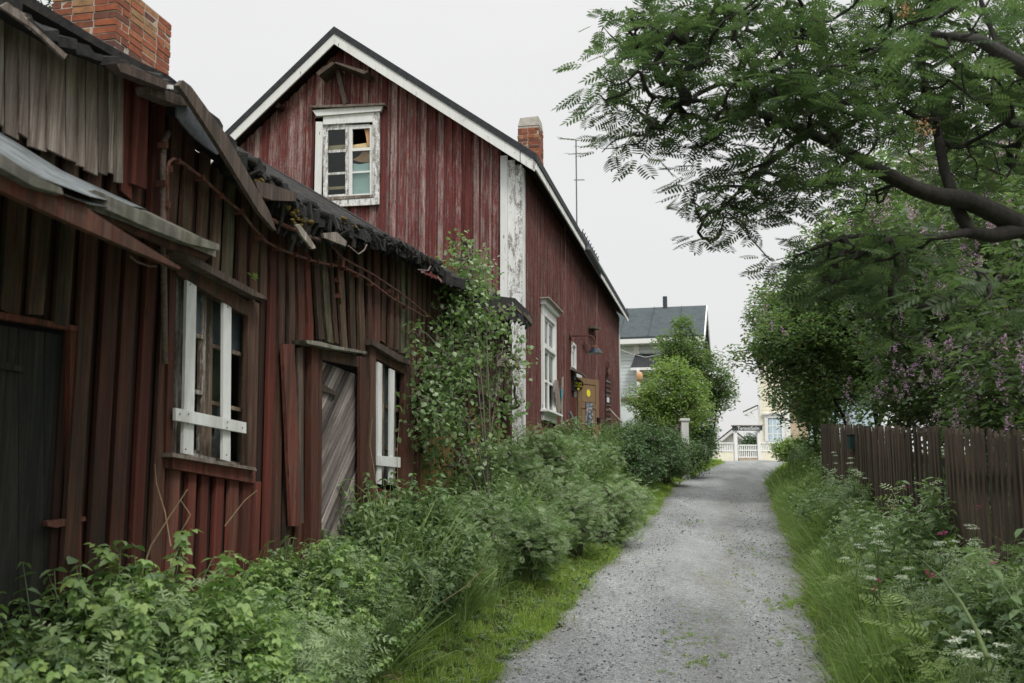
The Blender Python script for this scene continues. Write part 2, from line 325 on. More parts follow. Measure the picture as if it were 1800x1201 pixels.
M['gravel'] = gravelmat()
M['pebble'] = plain('loose stone', (.20,.20,.205), .9, .5, 3, bmp=0)
# ------------------------------------------------------------------ terrain
PY = [-40, 0, 5, 8.3, 14, 22.8, 31, 42, 62, 90, 500]; PZ = [-.5, -.2, -.1, .03, .5, 1.05, 1.7, 2.56, 3.11, 3.5, 3.5]
LY = [-40, 0, 8.3, 10.5, 14, 17, 22.8, 31, 42, 62, 500]; LX = [-12, -2.3, -.33, .35, 1.08, 1.75, 3.13, 4.96, 8.69, 12.2, 12.2]
RY = [-40, 0, 8.3, 14, 22.8, 31, 42, 62, 500]; RX = [-9, .7, 2.66, 4.08, 6.1, 8, 11.6, 18, 18]
def sstep(a, b, x): t = np.clip((x-a)/(b-a), 0, 1); return t*t*(3-2*t)
def XL(y): return np.interp(y, LY, LX)
def XR(y): return np.interp(y, RY, RX)
def H(x, y):
    x = np.asarray(x, float); y = np.asarray(y, float)
    z = np.interp(y, PY, PZ); bl = np.interp(y, [0, 8, 12, 20, 28, 36, 50], [.3, .45, .55, .85, 1.1, 1.1, .5])
    l = XL(y)-x; r = x-XR(y)
    z = z+sstep(.1, 1.8, l)*bl+sstep(.0, 1.6, r)*.35*np.where(y > 50, 0, 1)
    inside = sstep(-.35, -.05, -np.maximum(np.maximum(l, r), -1.)*1.0-.05)
    z = z-np.where((l < -.05) & (r < -.05), .06, 0)
    return z+.02*np.sin(x*3.1+y*1.7)*np.where((l > .3) | (r > .3), 1, 0)
def grid(name, xs, ys, zf, mat):
    X, Y = np.meshgrid(xs, ys); Z = zf(X, Y); V = np.stack([X.ravel(), Y.ravel(), Z.ravel()], 1)
    nx, ny = len(xs), len(ys); i = np.arange(nx-1)[None]+np.arange(ny-1)[:,None]*nx; i = i.ravel()
    return npmesh(name, V, np.stack([i, i+1, i+1+nx, i+nx], 1), mat, smooth=True)
xs = np.concatenate([[-700,-300,-120,-60,-30,-18], np.arange(-11, 26, .3), [30,45,80,160,320,700]])
ys = np.concatenate([[-300,-100,-40,-20,-10], np.arange(-6, 74, .4), [80,100,150,250,450,900,1500]])
g = link('ground', grid('ground', xs, ys, H, M['ground'])); g['kind'] = 'structure'
def path_sheet():
    yy = np.arange(-8, 72, .2); nn = 25; V = []
    for k, y in enumerate(yy):
        jl = .07*math.sin(y*1.3)+.05*math.sin(y*3.1+1)+.05*math.sin(y*7.3+math.sin(y))+random.gauss(0,.025); jr = .07*math.sin(y*1.1+2)+.05*math.sin(y*2.7)+.04*math.sin(y*6.7)+random.gauss(0,.025)
        a, b = XL(y)-.05+jl, XR(y)+.05+jr
        for j in range(nn):
            t = j/(nn-1); x = a+(b-a)*t; crown = .035*math.sin(math.pi*t)+.012*math.sin(t*9+y*.7)-.02*(math.exp(-((t-.28)/.1)**2)+math.exp(-((t-.74)/.1)**2))
            V.append((x, y, np.interp(y, PY, PZ)+.006+crown))
    i = (np.arange(nn-1)[None]+np.arange(len(yy)-1)[:,None]*nn).ravel()
    return npmesh('gravel_path', V, np.stack([i, i+1, i+1+nn, i+nn], 1), M['gravel'], shade=np.tile(np.linspace(0,1,nn), len(yy)), smooth=True)
link('gravel_path', path_sheet())['kind'] = 'structure'
def pathz(x, y): return np.interp(y, PY, PZ)+.03
# ------------------------------------------------------------------ leaf and plant machinery
def T_leaf(w=.5, fold=.12, droop=.12):        # unit leaf along +x, 6 faces... 8 verts
    v = [(0,0,0),(.3,w*.42,fold*.8),(.62,w*.40,fold*.6-droop*.3),(1,0,-droop),(.62,-w*.40,fold*.6-droop*.3),(.3,-w*.42,fold*.8),(.32,0,0),(.65,0,-droop*.35)]
    f = [(0,6,1),(1,6,7),(1,7,2),(2,7,3),(0,5,6),(5,4,7),(5,7,6),(4,3,7)]; return np.array(v, float), np.array(f)
def T_small(w=.5):                            # folded diamond
    return np.array([(0,0,0),(.45,w*.5,.1),(1,0,-.08),(.45,-w*.5,.1)], float), np.array([(0,2,1),(0,3,2)])
def T_pinnate(n=6, w=.34, ll=.42):            # compound leaf of 2n+1 leaflets
    V = []; Fc = []; lv = np.array([(0,0,0),(.35,.13,.03),(.75,.10,.0),(1,0,-.05),(.75,-.10,.0),(.35,-.13,.03)]); lf = [(0,3,1),(1,3,2),(0,5,3),(5,4,3)]
    def put(x, ang, L):
        c, s = math.cos(ang), math.sin(ang); k = len(V)
        for p in lv: V.append((x+(p[0]*c-p[1]*s)*L, (p[0]*s+p[1]*c)*L, p[2]*L-.14*x*x-.10*abs(s)*p[0]*L))
        for t in lf: Fc.append(tuple(i+k for i in t))
    for i in range(n):
        x = .2+.72*i/(n-1); L = ll*(.72+.28*math.sin(math.pi*(i+.8)/(n+.3)))
        put(x, 1.15, L); put(x, -1.15, L)
    put(.94, 0, ll*.85)
    k = len(V); V += [(0,.006,0),(.5,.005,-.035),(1,.002,-.14),(1,-.002,-.14),(.5,-.005,-.035),(0,-.006,0)]; Fc += [(k,k+1,k+4),(k,k+4,k+5),(k+1,k+2,k+3),(k+1,k+3,k+4)]
    return np.array(V, float), np.array(Fc)
TL, TS, TP = T_leaf(), T_small(.55), T_pinnate()
TM = (np.array([(0,0,0),(.35,.24,.08),(.7,.2,.02),(1,0,-.1),(.7,-.2,.02),(.35,-.24,.08)], float), np.array([(0,3,1),(1,3,2),(0,5,3),(5,4,3)]))
def T_tri():
    V = []; Fc = []; v, f = T_leaf(.75, .10, .25)
    for an_, L, x0 in ((0, .62, .42), (1.15, .50, .36), (-1.15, .50, .36)):
        c, s_ = math.cos(an_), math.sin(an_); k = len(V)
        for p in v: V.append((x0+(p[0]*c-p[1]*s_)*L, (p[0]*s_+p[1]*c)*L, p[2]*L))
        Fc += [tuple(q+k for q in t) for t in f]
    return np.array(V, float), np.array(Fc)
TB = T_leaf(.85, .08, .2); TN = T_small(.3)
def rots(yaw, pitch, roll):
    cy, sy, cp_, sp_, cr, sr = np.cos(yaw), np.sin(yaw), np.cos(pitch), np.sin(pitch), np.cos(roll), np.sin(roll)
    R = np.empty((len(yaw),3,3)); X = np.stack([cy*cp_, sy*cp_, sp_], 1); Z0 = np.stack([-cy*sp_, -sy*sp_, cp_], 1); Y0 = np.cross(Z0, X)
    Yv = Y0*cr[:,None]+Z0*sr[:,None]; Zv = -Y0*sr[:,None]+Z0*cr[:,None]; R[:,:,0] = X; R[:,:,1] = Yv; R[:,:,2] = Zv; return R
def stamp(T, pos, R, size):
    tv, tf = T; n = len(pos); V = np.einsum('nij,kj->nki', R, tv)*np.asarray(size)[:,None,None]+pos[:,None,:]
    Fc = tf[None]+(np.arange(n)*len(tv))[:,None,None]; return V.reshape(-1,3), Fc.reshape(-1,3)
def leaves(name, T, pos, mat, size, pitch=(-.5,.4), roll=.5, yaw=None, shade=None, sv=.25):
    n = len(pos); y = RNG.uniform(0, 2*np.pi, n) if yaw is None else yaw
    V, Fc = stamp(T, pos, rots(y, RNG.uniform(*pitch, n), RNG.normal(0, roll, n)), size*RNG.uniform(1-sv, 1+sv, n))
    sh = RNG.uniform(0, 1, n) if shade is None else shade
    return npmesh(name, V, Fc, mat, np.repeat(sh, len(T[0])))
def grow(trunks, targets, rmin=.006, k=.55, bend=.12):
    """branches: connect every target to its nearest limb point, nearest first; returns MB"""
    mb = MB(); P = []; par = []; 
    for tr in trunks:
        tr = [Vector(q[:3]) for q in tr]; last = None
        for a, b in zip(tr[:-1], tr[1:]):
            for i in range(4): P.append(a.lerp(b, i/4)); par.append(-1)
        P.append(tr[-1]); par.append(-1)
    n0 = len(P); A = np.array([tuple(p) for p in P]); 
    d0 = np.min(np.linalg.norm(targets[:,None]-A[None], axis=2), axis=1); order = np.argsort(d0); cap = n0+len(targets)*3
    B = np.empty((cap,3)); B[:n0] = A; n = n0; par = np.full(cap, -1); tips = []
    for ti in order:
        t = targets[ti]; dd = np.linalg.norm(B[:n]-t, axis=1); j = int(np.argmin(dd+np.where(B[:n,2] > t[2]+.3, .25, 0))); L = dd[j]; p = j
        off = RNG.normal(0, bend*L, 3)
        for u in (.33, .67, 1.):
            B[n] = B[j]+(t-B[j])*u+off*math.sin(math.pi*u)+np.array([0,0,-.05*L*math.sin(math.pi*u)]); par[n] = p; p = n; n += 1
    cnt = np.ones(n)
    for i in range(n-1, n0-1, -1):
        if par[i] >= 0: cnt[par[i]] += cnt[i]
    for i in range(n0, n):
        q = par[i]; r1 = rmin*cnt[i]**k; r0 = rmin*min(cnt[q], cnt[i]*1.5)**k if q >= n0 else r1*1.25
        mb.tube([B[q], B[i]], [min(r0,.09), min(r1,.085)], 4 if cnt[i] < 25 else 6)
    return mb
def shoots(targets, per, spread, up=.0):       # leaf attachment points round each shoot tip
    n = len(targets); o = RNG.normal(0, 1, (n*per, 3)); o /= np.linalg.norm(o, axis=1)[:,None]+1e-6
    return np.repeat(targets, per, 0)+o*spread*RNG.uniform(.2, 1, (n*per,1))**.6+np.array([0,0,up])
def in_blobs(blobs, n):                        # points through ellipsoids (cx,cy,cz,rx,ry,rz), denser outward
    w = np.array([b[3]*b[4]*b[5] for b in blobs])**.8; w /= w.sum(); k = RNG.choice(len(blobs), n, p=w); B = np.array(blobs)[k]
    d = RNG.normal(0, 1, (n,3)); d /= np.linalg.norm(d, axis=1)[:,None]; r = RNG.uniform(0, 1, n)**.42
    return B[:,:3]+d*r[:,None]*B[:,3:6]
def make_tree(name, label, cat, base, trunks, targets, leafs, bark='greybark', group=None, rmin=.006, k=.55):
    t = thing(name, label, cat, group, base); inv = Vector(base)
    mb = MB()
    for tr in trunks: mb.tube([Vector(q[:3])-inv for q in tr], [q[3] for q in tr], 9)
    mb.build('trunk', M[bark], t, True)
    g_ = grow(trunks, targets, rmin, k); g_.v = [tuple(Vector(v)-inv) for v in g_.v]; g_.build('branches', M[bark], t, stuff=True)
    for nm, me in leafs:
        me.transform(Matrix.Translation(-inv)); link(nm, me, t, stuff=True)
    return t
# prototypes for ground cover (kept in a library collection that is only instanced)
LIB = {}
def proto(key, me):
    o = bpy.data.objects.new(key, me); LIB.setdefault(key.split('.')[0], []).append(o); return o
def plant_mesh(name, stems, h, T, lsize, mat, per=9, whorl=2, spread=.12, pitch=(-.5,.1), stemmat='stem', lean=.15, first=.15):
    mb = MB(); P = []; Yw = []; S = []
    for _ in range(stems):
        a = random.uniform(0, 6.28); r0 = random.uniform(0, spread); b = Vector((math.cos(a)*r0, math.sin(a)*r0, 0)); hh = h*random.uniform(.65, 1.1)
        e = b+Vector((random.gauss(0,lean)*hh, random.gauss(0,lean)*hh, hh)); mid = b.lerp(e,.5)+Vector((random.gauss(0,.03),random.gauss(0,.03),.03))*hh
        mb.tube([b, mid, e], [.005,.004,.002], 3)
        y0 = random.uniform(0, 6.28)
        for i in range(per):
            u = first+(1-first)*(i+1)/per; q = (b.lerp(mid, u*2) if u < .5 else mid.lerp(e, u*2-1))
            for w_ in range(whorl):
                P.append(tuple(q)); Yw.append(y0+i*1.57*(1 if whorl == 2 else .8)+w_*2*math.pi/whorl+random.gauss(0,.3)); S.append(lsize*(1.15-.65*abs(u-.45))*random.uniform(.75,1.2))
    P = np.array(P); n = len(P); V, Fc = stamp(T, P, rots(np.array(Yw), RNG.uniform(*pitch, n), RNG.normal(0,.3,n)), np.array(S))
    sv, sf = np.array(mb.v), []
    for f in mb.f:
        for j in range(1, len(f)-1): sf.append((f[0], f[j], f[j+1]))
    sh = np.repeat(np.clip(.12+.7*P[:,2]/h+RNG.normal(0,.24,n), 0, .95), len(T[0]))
    me = npmesh(name, np.concatenate([V, sv]), np.concatenate([Fc, np.array(sf)+len(V)]), [M[mat]], np.concatenate([sh, np.full(len(sv), .5)])); return me
def grass_mesh(name, n, h, mat, w=.004, spread=.06, lean=.35):
    V = []; Fc = []; S = []
    for i in range(n):
        a, r0, hh = random.uniform(0,6.28), random.uniform(0,spread), h*random.uniform(.5,1.15); b = Vector((math.cos(a)*r0, math.sin(a)*r0, 0))
        d = Vector((math.cos(a+random.gauss(0,.8)), math.sin(a+random.gauss(0,.8)), 0)); l = abs(random.gauss(lean, .2))*hh; u = Vector((-d.y, d.x, 0))*w*random.uniform(.7,1.3)
        k = len(V); m1 = b+d*l*.25+Vector((0,0,hh*.55)); m2 = b+d*l*.65+Vector((0,0,hh*.88)); e = b+d*l*1.15+Vector((0,0,hh*(1-.18*l/hh)))
        V += [b-u, b+u, m1-u*.9, m1+u*.9, m2-u*.6, m2+u*.6, e]; Fc += [(k,k+1,k+3),(k,k+3,k+2),(k+2,k+3,k+5),(k+2,k+5,k+4),(k+4,k+5,k+6)]; S += [random.random()]*7
    return npmesh(name, [tuple(v) for v in V], Fc, M[mat], S)
for i in range(3):
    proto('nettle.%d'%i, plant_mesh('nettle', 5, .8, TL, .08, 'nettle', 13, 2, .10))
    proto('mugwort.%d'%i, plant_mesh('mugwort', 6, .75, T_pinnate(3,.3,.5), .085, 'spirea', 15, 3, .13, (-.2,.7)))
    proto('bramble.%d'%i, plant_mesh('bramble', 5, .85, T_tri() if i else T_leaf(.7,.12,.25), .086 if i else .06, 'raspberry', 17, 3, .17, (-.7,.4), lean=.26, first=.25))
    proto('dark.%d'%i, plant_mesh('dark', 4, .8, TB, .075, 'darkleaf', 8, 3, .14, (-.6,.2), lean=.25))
    proto('lawn.%d'%i, grass_mesh('lawn', 60, .085, 'lawn', .0022, .12, .5))
    proto('meadow.%d'%i, grass_mesh('meadow', 45, .45, 'meadow', .0028, .12, .35))
    proto('clover.%d'%i, plant_mesh('clover', 9, .07, TB, .03, 'nettle', 2, 3, .12, (.0,.6), lean=.5, first=.7))
    proto('dry.%d'%i, grass_mesh('dry', 14, .30, 'dryblade', .0018, .12, .6))
    proto('fine.%d'%i, plant_mesh('fine', 6, .5, T_pinnate(5,.3,.4), .13, 'meadow', 6, 2, .15, (-.1,.8), lean=.25))
GNT = {}
def scatter(name, key, pts, scl, label, tilt=.15, smin=.7, smax=1.2):
    pts = np.asarray(pts, np.float32); n = len(pts); me = bpy.data.meshes.new(name); me.vertices.add(n); me.vertices.foreach_set('co', pts.ravel())
    r = np.stack([RNG.normal(0,tilt,n), RNG.normal(0,tilt,n), RNG.uniform(0,6.283,n)], 1).astype(np.float32)
    a = me.attributes.new('rot', 'FLOAT_VECTOR', 'POINT'); a.data.foreach_set('vector', r.ravel())
    pn = .5+.25*np.sin(pts[:,0]*2.3+pts[:,1]*1.1)+.25*np.sin(pts[:,0]*.9-pts[:,1]*2.9+1)
    a = me.attributes.new('scl', 'FLOAT', 'POINT'); a.data.foreach_set('value', (scl*RNG.uniform(smin,smax,n)*(.68+.55*pn)).astype(np.float32))
    if key not in GNT:
        c = bpy.data.collections.new('lib_'+key)
        for o in LIB[key]: c.objects.link(o)
        gt = bpy.data.node_groups.new('scatter_'+key, 'GeometryNodeTree'); gt.interface.new_socket('Geometry', in_out='INPUT', socket_type='NodeSocketGeometry'); gt.interface.new_socket('Geometry', in_out='OUTPUT', socket_type='NodeSocketGeometry')
        nn = gt.nodes; gi = nn.new('NodeGroupInput'); go = nn.new('NodeGroupOutput'); ip = nn.new('GeometryNodeInstanceOnPoints'); ci = nn.new('GeometryNodeCollectionInfo')
        ci.inputs['Collection'].default_value = c; ci.inputs['Separate Children'].default_value = True; ci.inputs['Reset Children'].default_value = True; ip.inputs['Pick Instance'].default_value = True
        ra = nn.new('GeometryNodeInputNamedAttribute'); ra.data_type = 'FLOAT_VECTOR'; ra.inputs[0].default_value = 'rot'
        sa = nn.new('GeometryNodeInputNamedAttribute'); sa.data_type = 'FLOAT'; sa.inputs[0].default_value = 'scl'
        L = gt.links.new; L(gi.outputs[0], ip.inputs['Points']); L(ci.outputs[0], ip.inputs['Instance']); L(sa.outputs['Attribute'], ip.inputs['Scale']); L(ip.outputs[0], go.inputs[0])
        er = nn.new('FunctionNodeEulerToRotation'); L(ra.outputs['Attribute'], er.inputs[0]); L(er.outputs[0], ip.inputs['Rotation']); GNT[key] = gt
    o = link(name, me); o.modifiers.new('scatter', 'NODES').node_group = GNT[key]; tag(o, label, None, None, 'stuff'); o['category'] = name.replace('_',' '); return o
# ================================================================== OLD SHED (left)
def wslab(pxs, o, t, name=None, m=None, par=None, **kw):
    mb = MB().prism([WP(x, y, o) for x, y in pxs], (-t, 0, 0)); return mb.build(name, m, par, **kw) if name else mb
def gslab(pxs, s, t, name=None, m=None, par=None, **kw):
    mb = MB().prism([GP(x, y, s) for x, y in pxs], (0, t, 0)); return mb.build(name, m, par, **kw) if name else mb
def pline(pxs, o=0.):
    P = [WP(x, y, o) for x, y in pxs]; S = [p[1] for p in P]; Z = [p[2] for p in P]; return lambda s: float(np.interp(s, S, Z))
shed = hthing('wooden_shed', 'long sagging dark red board shed with collapsing mossy roof, nearest on the left', 'shed')
S0 = -15.6; eave_px = [(-600,-420),(17,8),(140,82),(318,152),(400,243),(440,298),(520,357),(600,397),(700,432),(775,474)]
etop = pline(eave_px, .28)
def gz(s): p = glob(0., s); return float(H(p.x-.1, p.y))
def top_z(s): return etop(s)+.02 if s < -6.35 else lerp(4.25, 4.5, (s+6.35)/5.3)
w1b, w1t = pline([(305,800),(450,850)]), pline([(310,446),(440,520)])
w2b, w2t = pline([(665,858),(712,872)]), pline([(665,602),(712,636)])
OPEN = [(-16., -12.76, lambda s: -1, lambda s: 2.56), (-11.72, -10.42, w1b, w1t), (-9.36, -8.02, lambda s: -1, lambda s: 2.98), (-7.7, -6.72, w2b, w2t), (-6.32, -1.05, lambda s: -1, lambda s: lerp(2.85, 3.12, (s+6.3)/5.3))]
def spans(s0, s1, zb, zt):
    sm = (s0+s1)/2; out = [(zb, zt)]
    for a, b, f0, f1 in OPEN:
        if s1 > a+.02 and s0 < b-.02:
            c0, c1 = f0(sm), f1(sm); nx = []
            for p, q in out:
                if c0 > p+.05: nx.append((p, min(q, c0)))
                if c1 < q-.05: nx.append((max(p, c1), q))
            out = nx
    return out
def lean(s, z): return -.30*math.exp(-((s+9.0)/.85)**2)*np.clip((z-2.9)/1.1, 0, 1.2)-.05*math.exp(-((s+10.1)/.5)**2)*np.clip((z-1)/2.5,0,1)
def put_board(s0, s1, z0, z1, o, t, m, nseg=4, wob=.006):
    vs = []; jb, jt = random.uniform(-.02,.02), random.uniform(-.015,.015)
    for i in range(nseg+1):
        z = lerp(z0, z1, i/nseg); d = lean((s0+s1)/2, z); wl_ = random.uniform(-wob, wob); oo = random.uniform(-.004,.004)
        za = z+(jb if i == 0 else jt if i == nseg else 0)
        for x, y, q in ((o-t, s0+d, z), (o+oo, s0+d+wl_, z), (o+oo*1.5, s1+d+wl_, za), (o-t, s1+d, za)): vs.append((x, y, q))
    fs = [(4*i+c, 4*i+(c+1)%4, 4*i+4+(c+1)%4, 4*i+4+c) for i in range(nseg) for c in range(4)]+[(3,2,1,0), tuple(4*nseg+c for c in range(4))]
    mb = MB(); mb.add(vs, fs); mb.build('board', m, shed)
s = S0
while s < -1.1:
    p = .2*random.uniform(.9, 1.12) if s < -8 else .21*random.uniform(.9, 1.1)
    zb = gz(s)-.15; zt = top_z(s+p/2)
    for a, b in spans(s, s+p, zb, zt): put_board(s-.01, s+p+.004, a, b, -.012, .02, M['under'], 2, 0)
    w_ = p*random.uniform(.5, .68); c0 = s+(p-w_)/2+random.uniform(-.012,.012)
    for a, b in spans(c0, c0+w_, zb, zt):
        if a > 2.7 and b < 3.4 and s > -7: continue
        if a > 2.4: m = M['moss_board'] if random.random() < (.45 if -10.3 < s < -8.6 else .12) else M['shedtop']
        elif b < 2.2 and s < -10: m = M['shedlow']
        else: m = M['shed'] if random.random() < .75 else M['shedlow']
        ex = random.uniform(.0, .05) if a > zb+.1 else 0
        put_board(c0, c0+w_, a+ex, b, .03+random.uniform(-.004,.008), .03, m)
    s += p
# bare grey boards over the upper wall near the camera
xs_ = [-175,-130,-88,-45,-12,8,33,52,82,115,137,150,172,190,208]
for a, b in zip(xs_[:-1], xs_[1:]):
    yt0, yt1 = np.interp([a, b], [-175,40,150,208], [-75,45,98,120]); yb0, yb1 = np.interp([a, b], [-175,0,50,205], [100,225,248,312])
    j = random.uniform(-14, 10); pr = random.choice([0., .012, .024]); g_ = 1.2
    wslab([(a+g_,yt0),(b-g_,yt1),(b-g_+random.uniform(-1.5,1.5),yb1+j+random.uniform(-2,2)),(a+g_,yb0+j)], .075+pr, .02, 'board', M['grey'], shed, label='bare silver grey board of the upper wall')
wslab([(208,124),(217,130),(216,322),(205,320)], .10, .02, 'board', M['grey'], shed)
wslab([(214,132),(232,140),(232,352),(213,335)], .07, .02, 'board', M['shedlow'], shed)
wslab([(236,142),(262,152),(258,333),(231,322)], .095, .025, 'board', M['shedlow'], shed)
# interior: floor, back wall, partition so the openings read dark
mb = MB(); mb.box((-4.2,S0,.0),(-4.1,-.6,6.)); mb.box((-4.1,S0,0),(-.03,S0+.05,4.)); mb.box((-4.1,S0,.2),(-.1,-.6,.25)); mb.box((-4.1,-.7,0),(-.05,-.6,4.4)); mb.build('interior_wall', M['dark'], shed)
# roof: one sheet rising away from the lane, ragged thick edge
def roof_sheet(s_a, s_b, name, m, o_e=.30, rise=.62, th=.10, nseg=60, drop=0., raise_=0.):
    V = []; cols = [0, .12, .3, .6, 1.2, 2.4, 3.6]
    for i in range(nseg+1):
        s_ = lerp(s_a, s_b, i/nseg); z0 = (etop(s_) if s_ < -6.35 else lerp(4.26, 4.52, (s_+6.35)/4.9))+raise_; jit = random.uniform(-.05, .05)
        for c in cols: V.append((o_e+jit*(c == 0)-c, s_, z0+c*rise+random.uniform(-.015,.02)))
        for c in cols[::-1]: V.append((o_e+jit*(c == 0)-c, s_, z0+c*rise-th-random.uniform(0, drop)*(c == 0)))
    k = 2*len(cols); Fc = [(i*k+j, i*k+(j+1)%k, (i+1)*k+(j+1)%k, (i+1)*k+j) for i in range(nseg) for j in range(k)]+[tuple(range(k-1,-1,-1)), tuple(nseg*k+j for j in range(k))]
    mb = MB(); mb.add(V, Fc); return mb.build(name, m, shed)
roof_sheet(S0, WP(318,150,.28)[1], 'roof', M['tatter'], th=.05, rise=.33)
roof_sheet(WP(318,150,.28)[1], -6.2, 'roof', M['tatter'], th=.07, drop=.05, nseg=80)
roof_sheet(-6.3, -1.0, 'roof', M['tatter'], th=.12, drop=.05, o_e=.36, raise_=-.02)
# the hanging rotted felt and bark along the low eave
def tatters(s_a, s_b, zf, o, hang, name, m, n=150, th=.05):
    mb = MB()
    for i in range(n):
        s_ = lerp(s_a, s_b, (i+random.random())/n); L = hang(s_)*random.uniform(.35, 1.15); w_ = random.uniform(.03,.12); z = zf(s_)+random.uniform(-.01,.06)
        a = Vector((o+random.uniform(-.12,.05), s_, z)); q = a+Vector((random.uniform(-.02,.07), random.gauss(0,.04), -L*.5)); e = q+Vector((random.uniform(-.08,.02), random.gauss(0,.05), -L*.5))
        mb.beam(a, q, w_, random.uniform(.015,.04), (0,1,0)); mb.beam(q, e, w_*random.uniform(.4,.9), random.uniform(.008,.02), (0,1,0))
    return mb.build(name, m, shed, stuff=True)
hz = lambda s_: float(np.interp(s_, [-11.4,-10.9,-10.3,-9.8,-8.5,-7.6,-6.6,-6.3], [.06,.22,.34,.24,.10,.12,.10,.05]))
tatters(-11.4, -6.3, etop, .27, hz, 'hanging_felt', M['tatter'], 230)
tatters(-4.8, -1.0, lambda s_: lerp(4.34,4.5,(s_+4.8)/3.8), .34, lambda s_: .16, 'hanging_felt', M['tatter'], 120)
def lumps(name, m, cs, rad, sub=2):            # mossy lumps lying on the eave
    V = []; Fc = []
    for c in cs:
        r = rad*random.uniform(.5,1.3); k = len(V); nr, ns_ = 5, 8
        for i in range(nr+1):
            for j in range(ns_):
                th, ph = math.pi*i/nr, 2*math.pi*j/ns_; q = random.uniform(.75,1.2)*r; V.append((c[0]+q*math.sin(th)*math.cos(ph), c[1]+q*1.5*math.sin(th)*math.sin(ph), c[2]+q*.7*math.cos(th)))
        for i in range(nr):
            for j in range(ns_): Fc.append((k+i*ns_+j, k+(i+1)*ns_+j, k+(i+1)*ns_+(j+1)%ns_, k+i*ns_+(j+1)%ns_))
    mb = MB(); mb.add(V, Fc); return mb.build(name, m, shed, True, stuff=True)
cs = []
for i in range(260):
    s_ = random.uniform(-11.3, -6.35); cs.append((.3-random.uniform(0,.35), s_, etop(s_)+random.uniform(0,.07)))
lumps('roof_litter', M['tatter'], cs, .055)
cs = [tuple(WP(x+random.gauss(0,4), y+random.gauss(0,3), .33)) for x, y in [(508,364),(512,368),(518,372),(522,392),(521,386),(524,395),(545,392),(530,388),(452,315),(470,330),(600,388),(625,400)] for _ in range(2)]
lumps('moss', M['moss'], cs, .022)
# eave timbers
wslab([(0,12),(14,4),(118,96),(114,104),(60,52)], .50, .015, 'broken_lath', M['grey'], shed)
for i, (x, y) in enumerate(((40,28),(52,42),(30,18))): MB().beam(WP(x,y,.35), WP(x+random.uniform(8,22),y+random.uniform(10,22),.42), .03,.012,(0,1,0)).build('broken_lath', M['grey'], shed)
wslab([(205,112),(222,112),(300,146),(306,158),(296,158),(212,126)], .42, .07, 'eave_beam', M['darkwood'], shed)
wslab([(262,152),(285,156),(330,172),(334,187),(310,184),(265,166)], .36, .09, 'eave_beam', M['darkwood'], shed)
wslab([(297,149),(305,150),(305,157),(297,156)], .435, .02, 'metal_tag', M['whitenew'], shed)
wslab([(314,150),(322,141),(336,152),(400,240),(474,372),(486,406),(480,402),(455,372),(388,262),(330,172)], .44, .03, 'fallen_barge_board', M['darkwood'], shed)
wslab([(312,185),(338,186),(362,224),(388,268),(382,272),(362,258),(340,240),(322,220),(311,205)], .34, .012, 'torn_felt', M['felt'], shed)
wslab([(448,318),(470,322),(524,340),(520,354),(480,352),(458,346)], .38, .05, 'eave_beam', M['darkwood'], shed)
wslab([(520,396),(527,394),(545,418),(556,436),(549,438),(530,414)], .40, .02, 'split_shingle', M['grey'], shed)
wslab([(568,410),(592,408),(610,425),(608,433),(585,424),(570,418)], .38, .02, 'split_shingle', M['grey'], shed)
MB().tube([WP(*q,.42) for q in ((612,432),(622,440),(630,447),(640,440),(645,430))], .006, 5).build('loose_wire', M['lagging'], shed)
MB().tube([WP(*q,.42) for q in ((735,474),(752,476),(757,468),(754,455),(750,448))], .008, 5).build('loose_wire', M['lagging'], shed)
# lean-to canopy over the black door
can = MB(); up = [(-320,30),(-150,135),(0,232),(110,300),(258,368)]; lo = [(-320,175),(-150,228),(0,272),(70,312),(158,345)]
top = [WP(x,y,.03) for x,y in up]; bot = [WP(x,y,1.25) for x,y in lo]
can.add(top+bot, [(i,i+1,6+i,5+i) for i in range(4)]); can.add([v+Vector((0,0,-.03)) for v in top+bot], [(5+i,6+i,i+1,i) for i in range(4)])
can.build('canopy_roof', M['feltlight'], shed)
wslab([(0,232),(110,300),(258,368),(258,392),(200,366),(110,322),(0,260)], .06, .02, 'felt_flashing', M['felt'], shed)
wslab([(-320,168),(-150,222),(0,268),(60,308),(108,330),(112,342),(60,328),(0,294),(-150,250),(-320,200)], 1.27, .05, 'roof_edge', M['mossy_edge'], shed)
can = MB(); t2 = [WP(x,y,.05) for x,y in ((150,330),(262,372),(330,405),(384,432))]; b2 = [WP(x,y,.95) for x,y in ((158,348),(262,388),(330,415),(380,436))]
can.add(t2+b2+[v+Vector((0,0,-.05)) for v in b2], [(i,i+1,5+i,4+i) for i in range(3)]+[(4+i,5+i,9+i,8+i) for i in range(3)]); can.build('canopy_roof', M['mossy_edge'], shed)
wslab([(150,338),(168,334),(258,374),(330,408),(386,430),(385,440),(330,428),(255,398),(165,358)], .98, .05, 'roof_edge', M['mossy_edge'], shed)
wslab([(172,362),(255,398),(330,426),(372,440),(366,456),(300,436),(215,398),(172,376)], .92, .03, 'fascia', M['shed'], shed)
wslab([(-320,225),(-150,262),(0,304),(100,350),(150,362),(165,374),(225,412),(318,470),(316,474),(225,436),(120,390),(0,334),(-150,288),(-320,250)], 1.23, .03, 'fascia', M['shed'], shed)
wslab([(112,332),(150,352),(152,368),(112,350)], 1.1, .12, 'eave_beam', M['shedlow'], shed)
MB().tube([WP(*q,.1) for q in ((228,450),(240,460),(262,468),(275,468))], .007, 5).build('loose_wire', M['lagging'], shed)
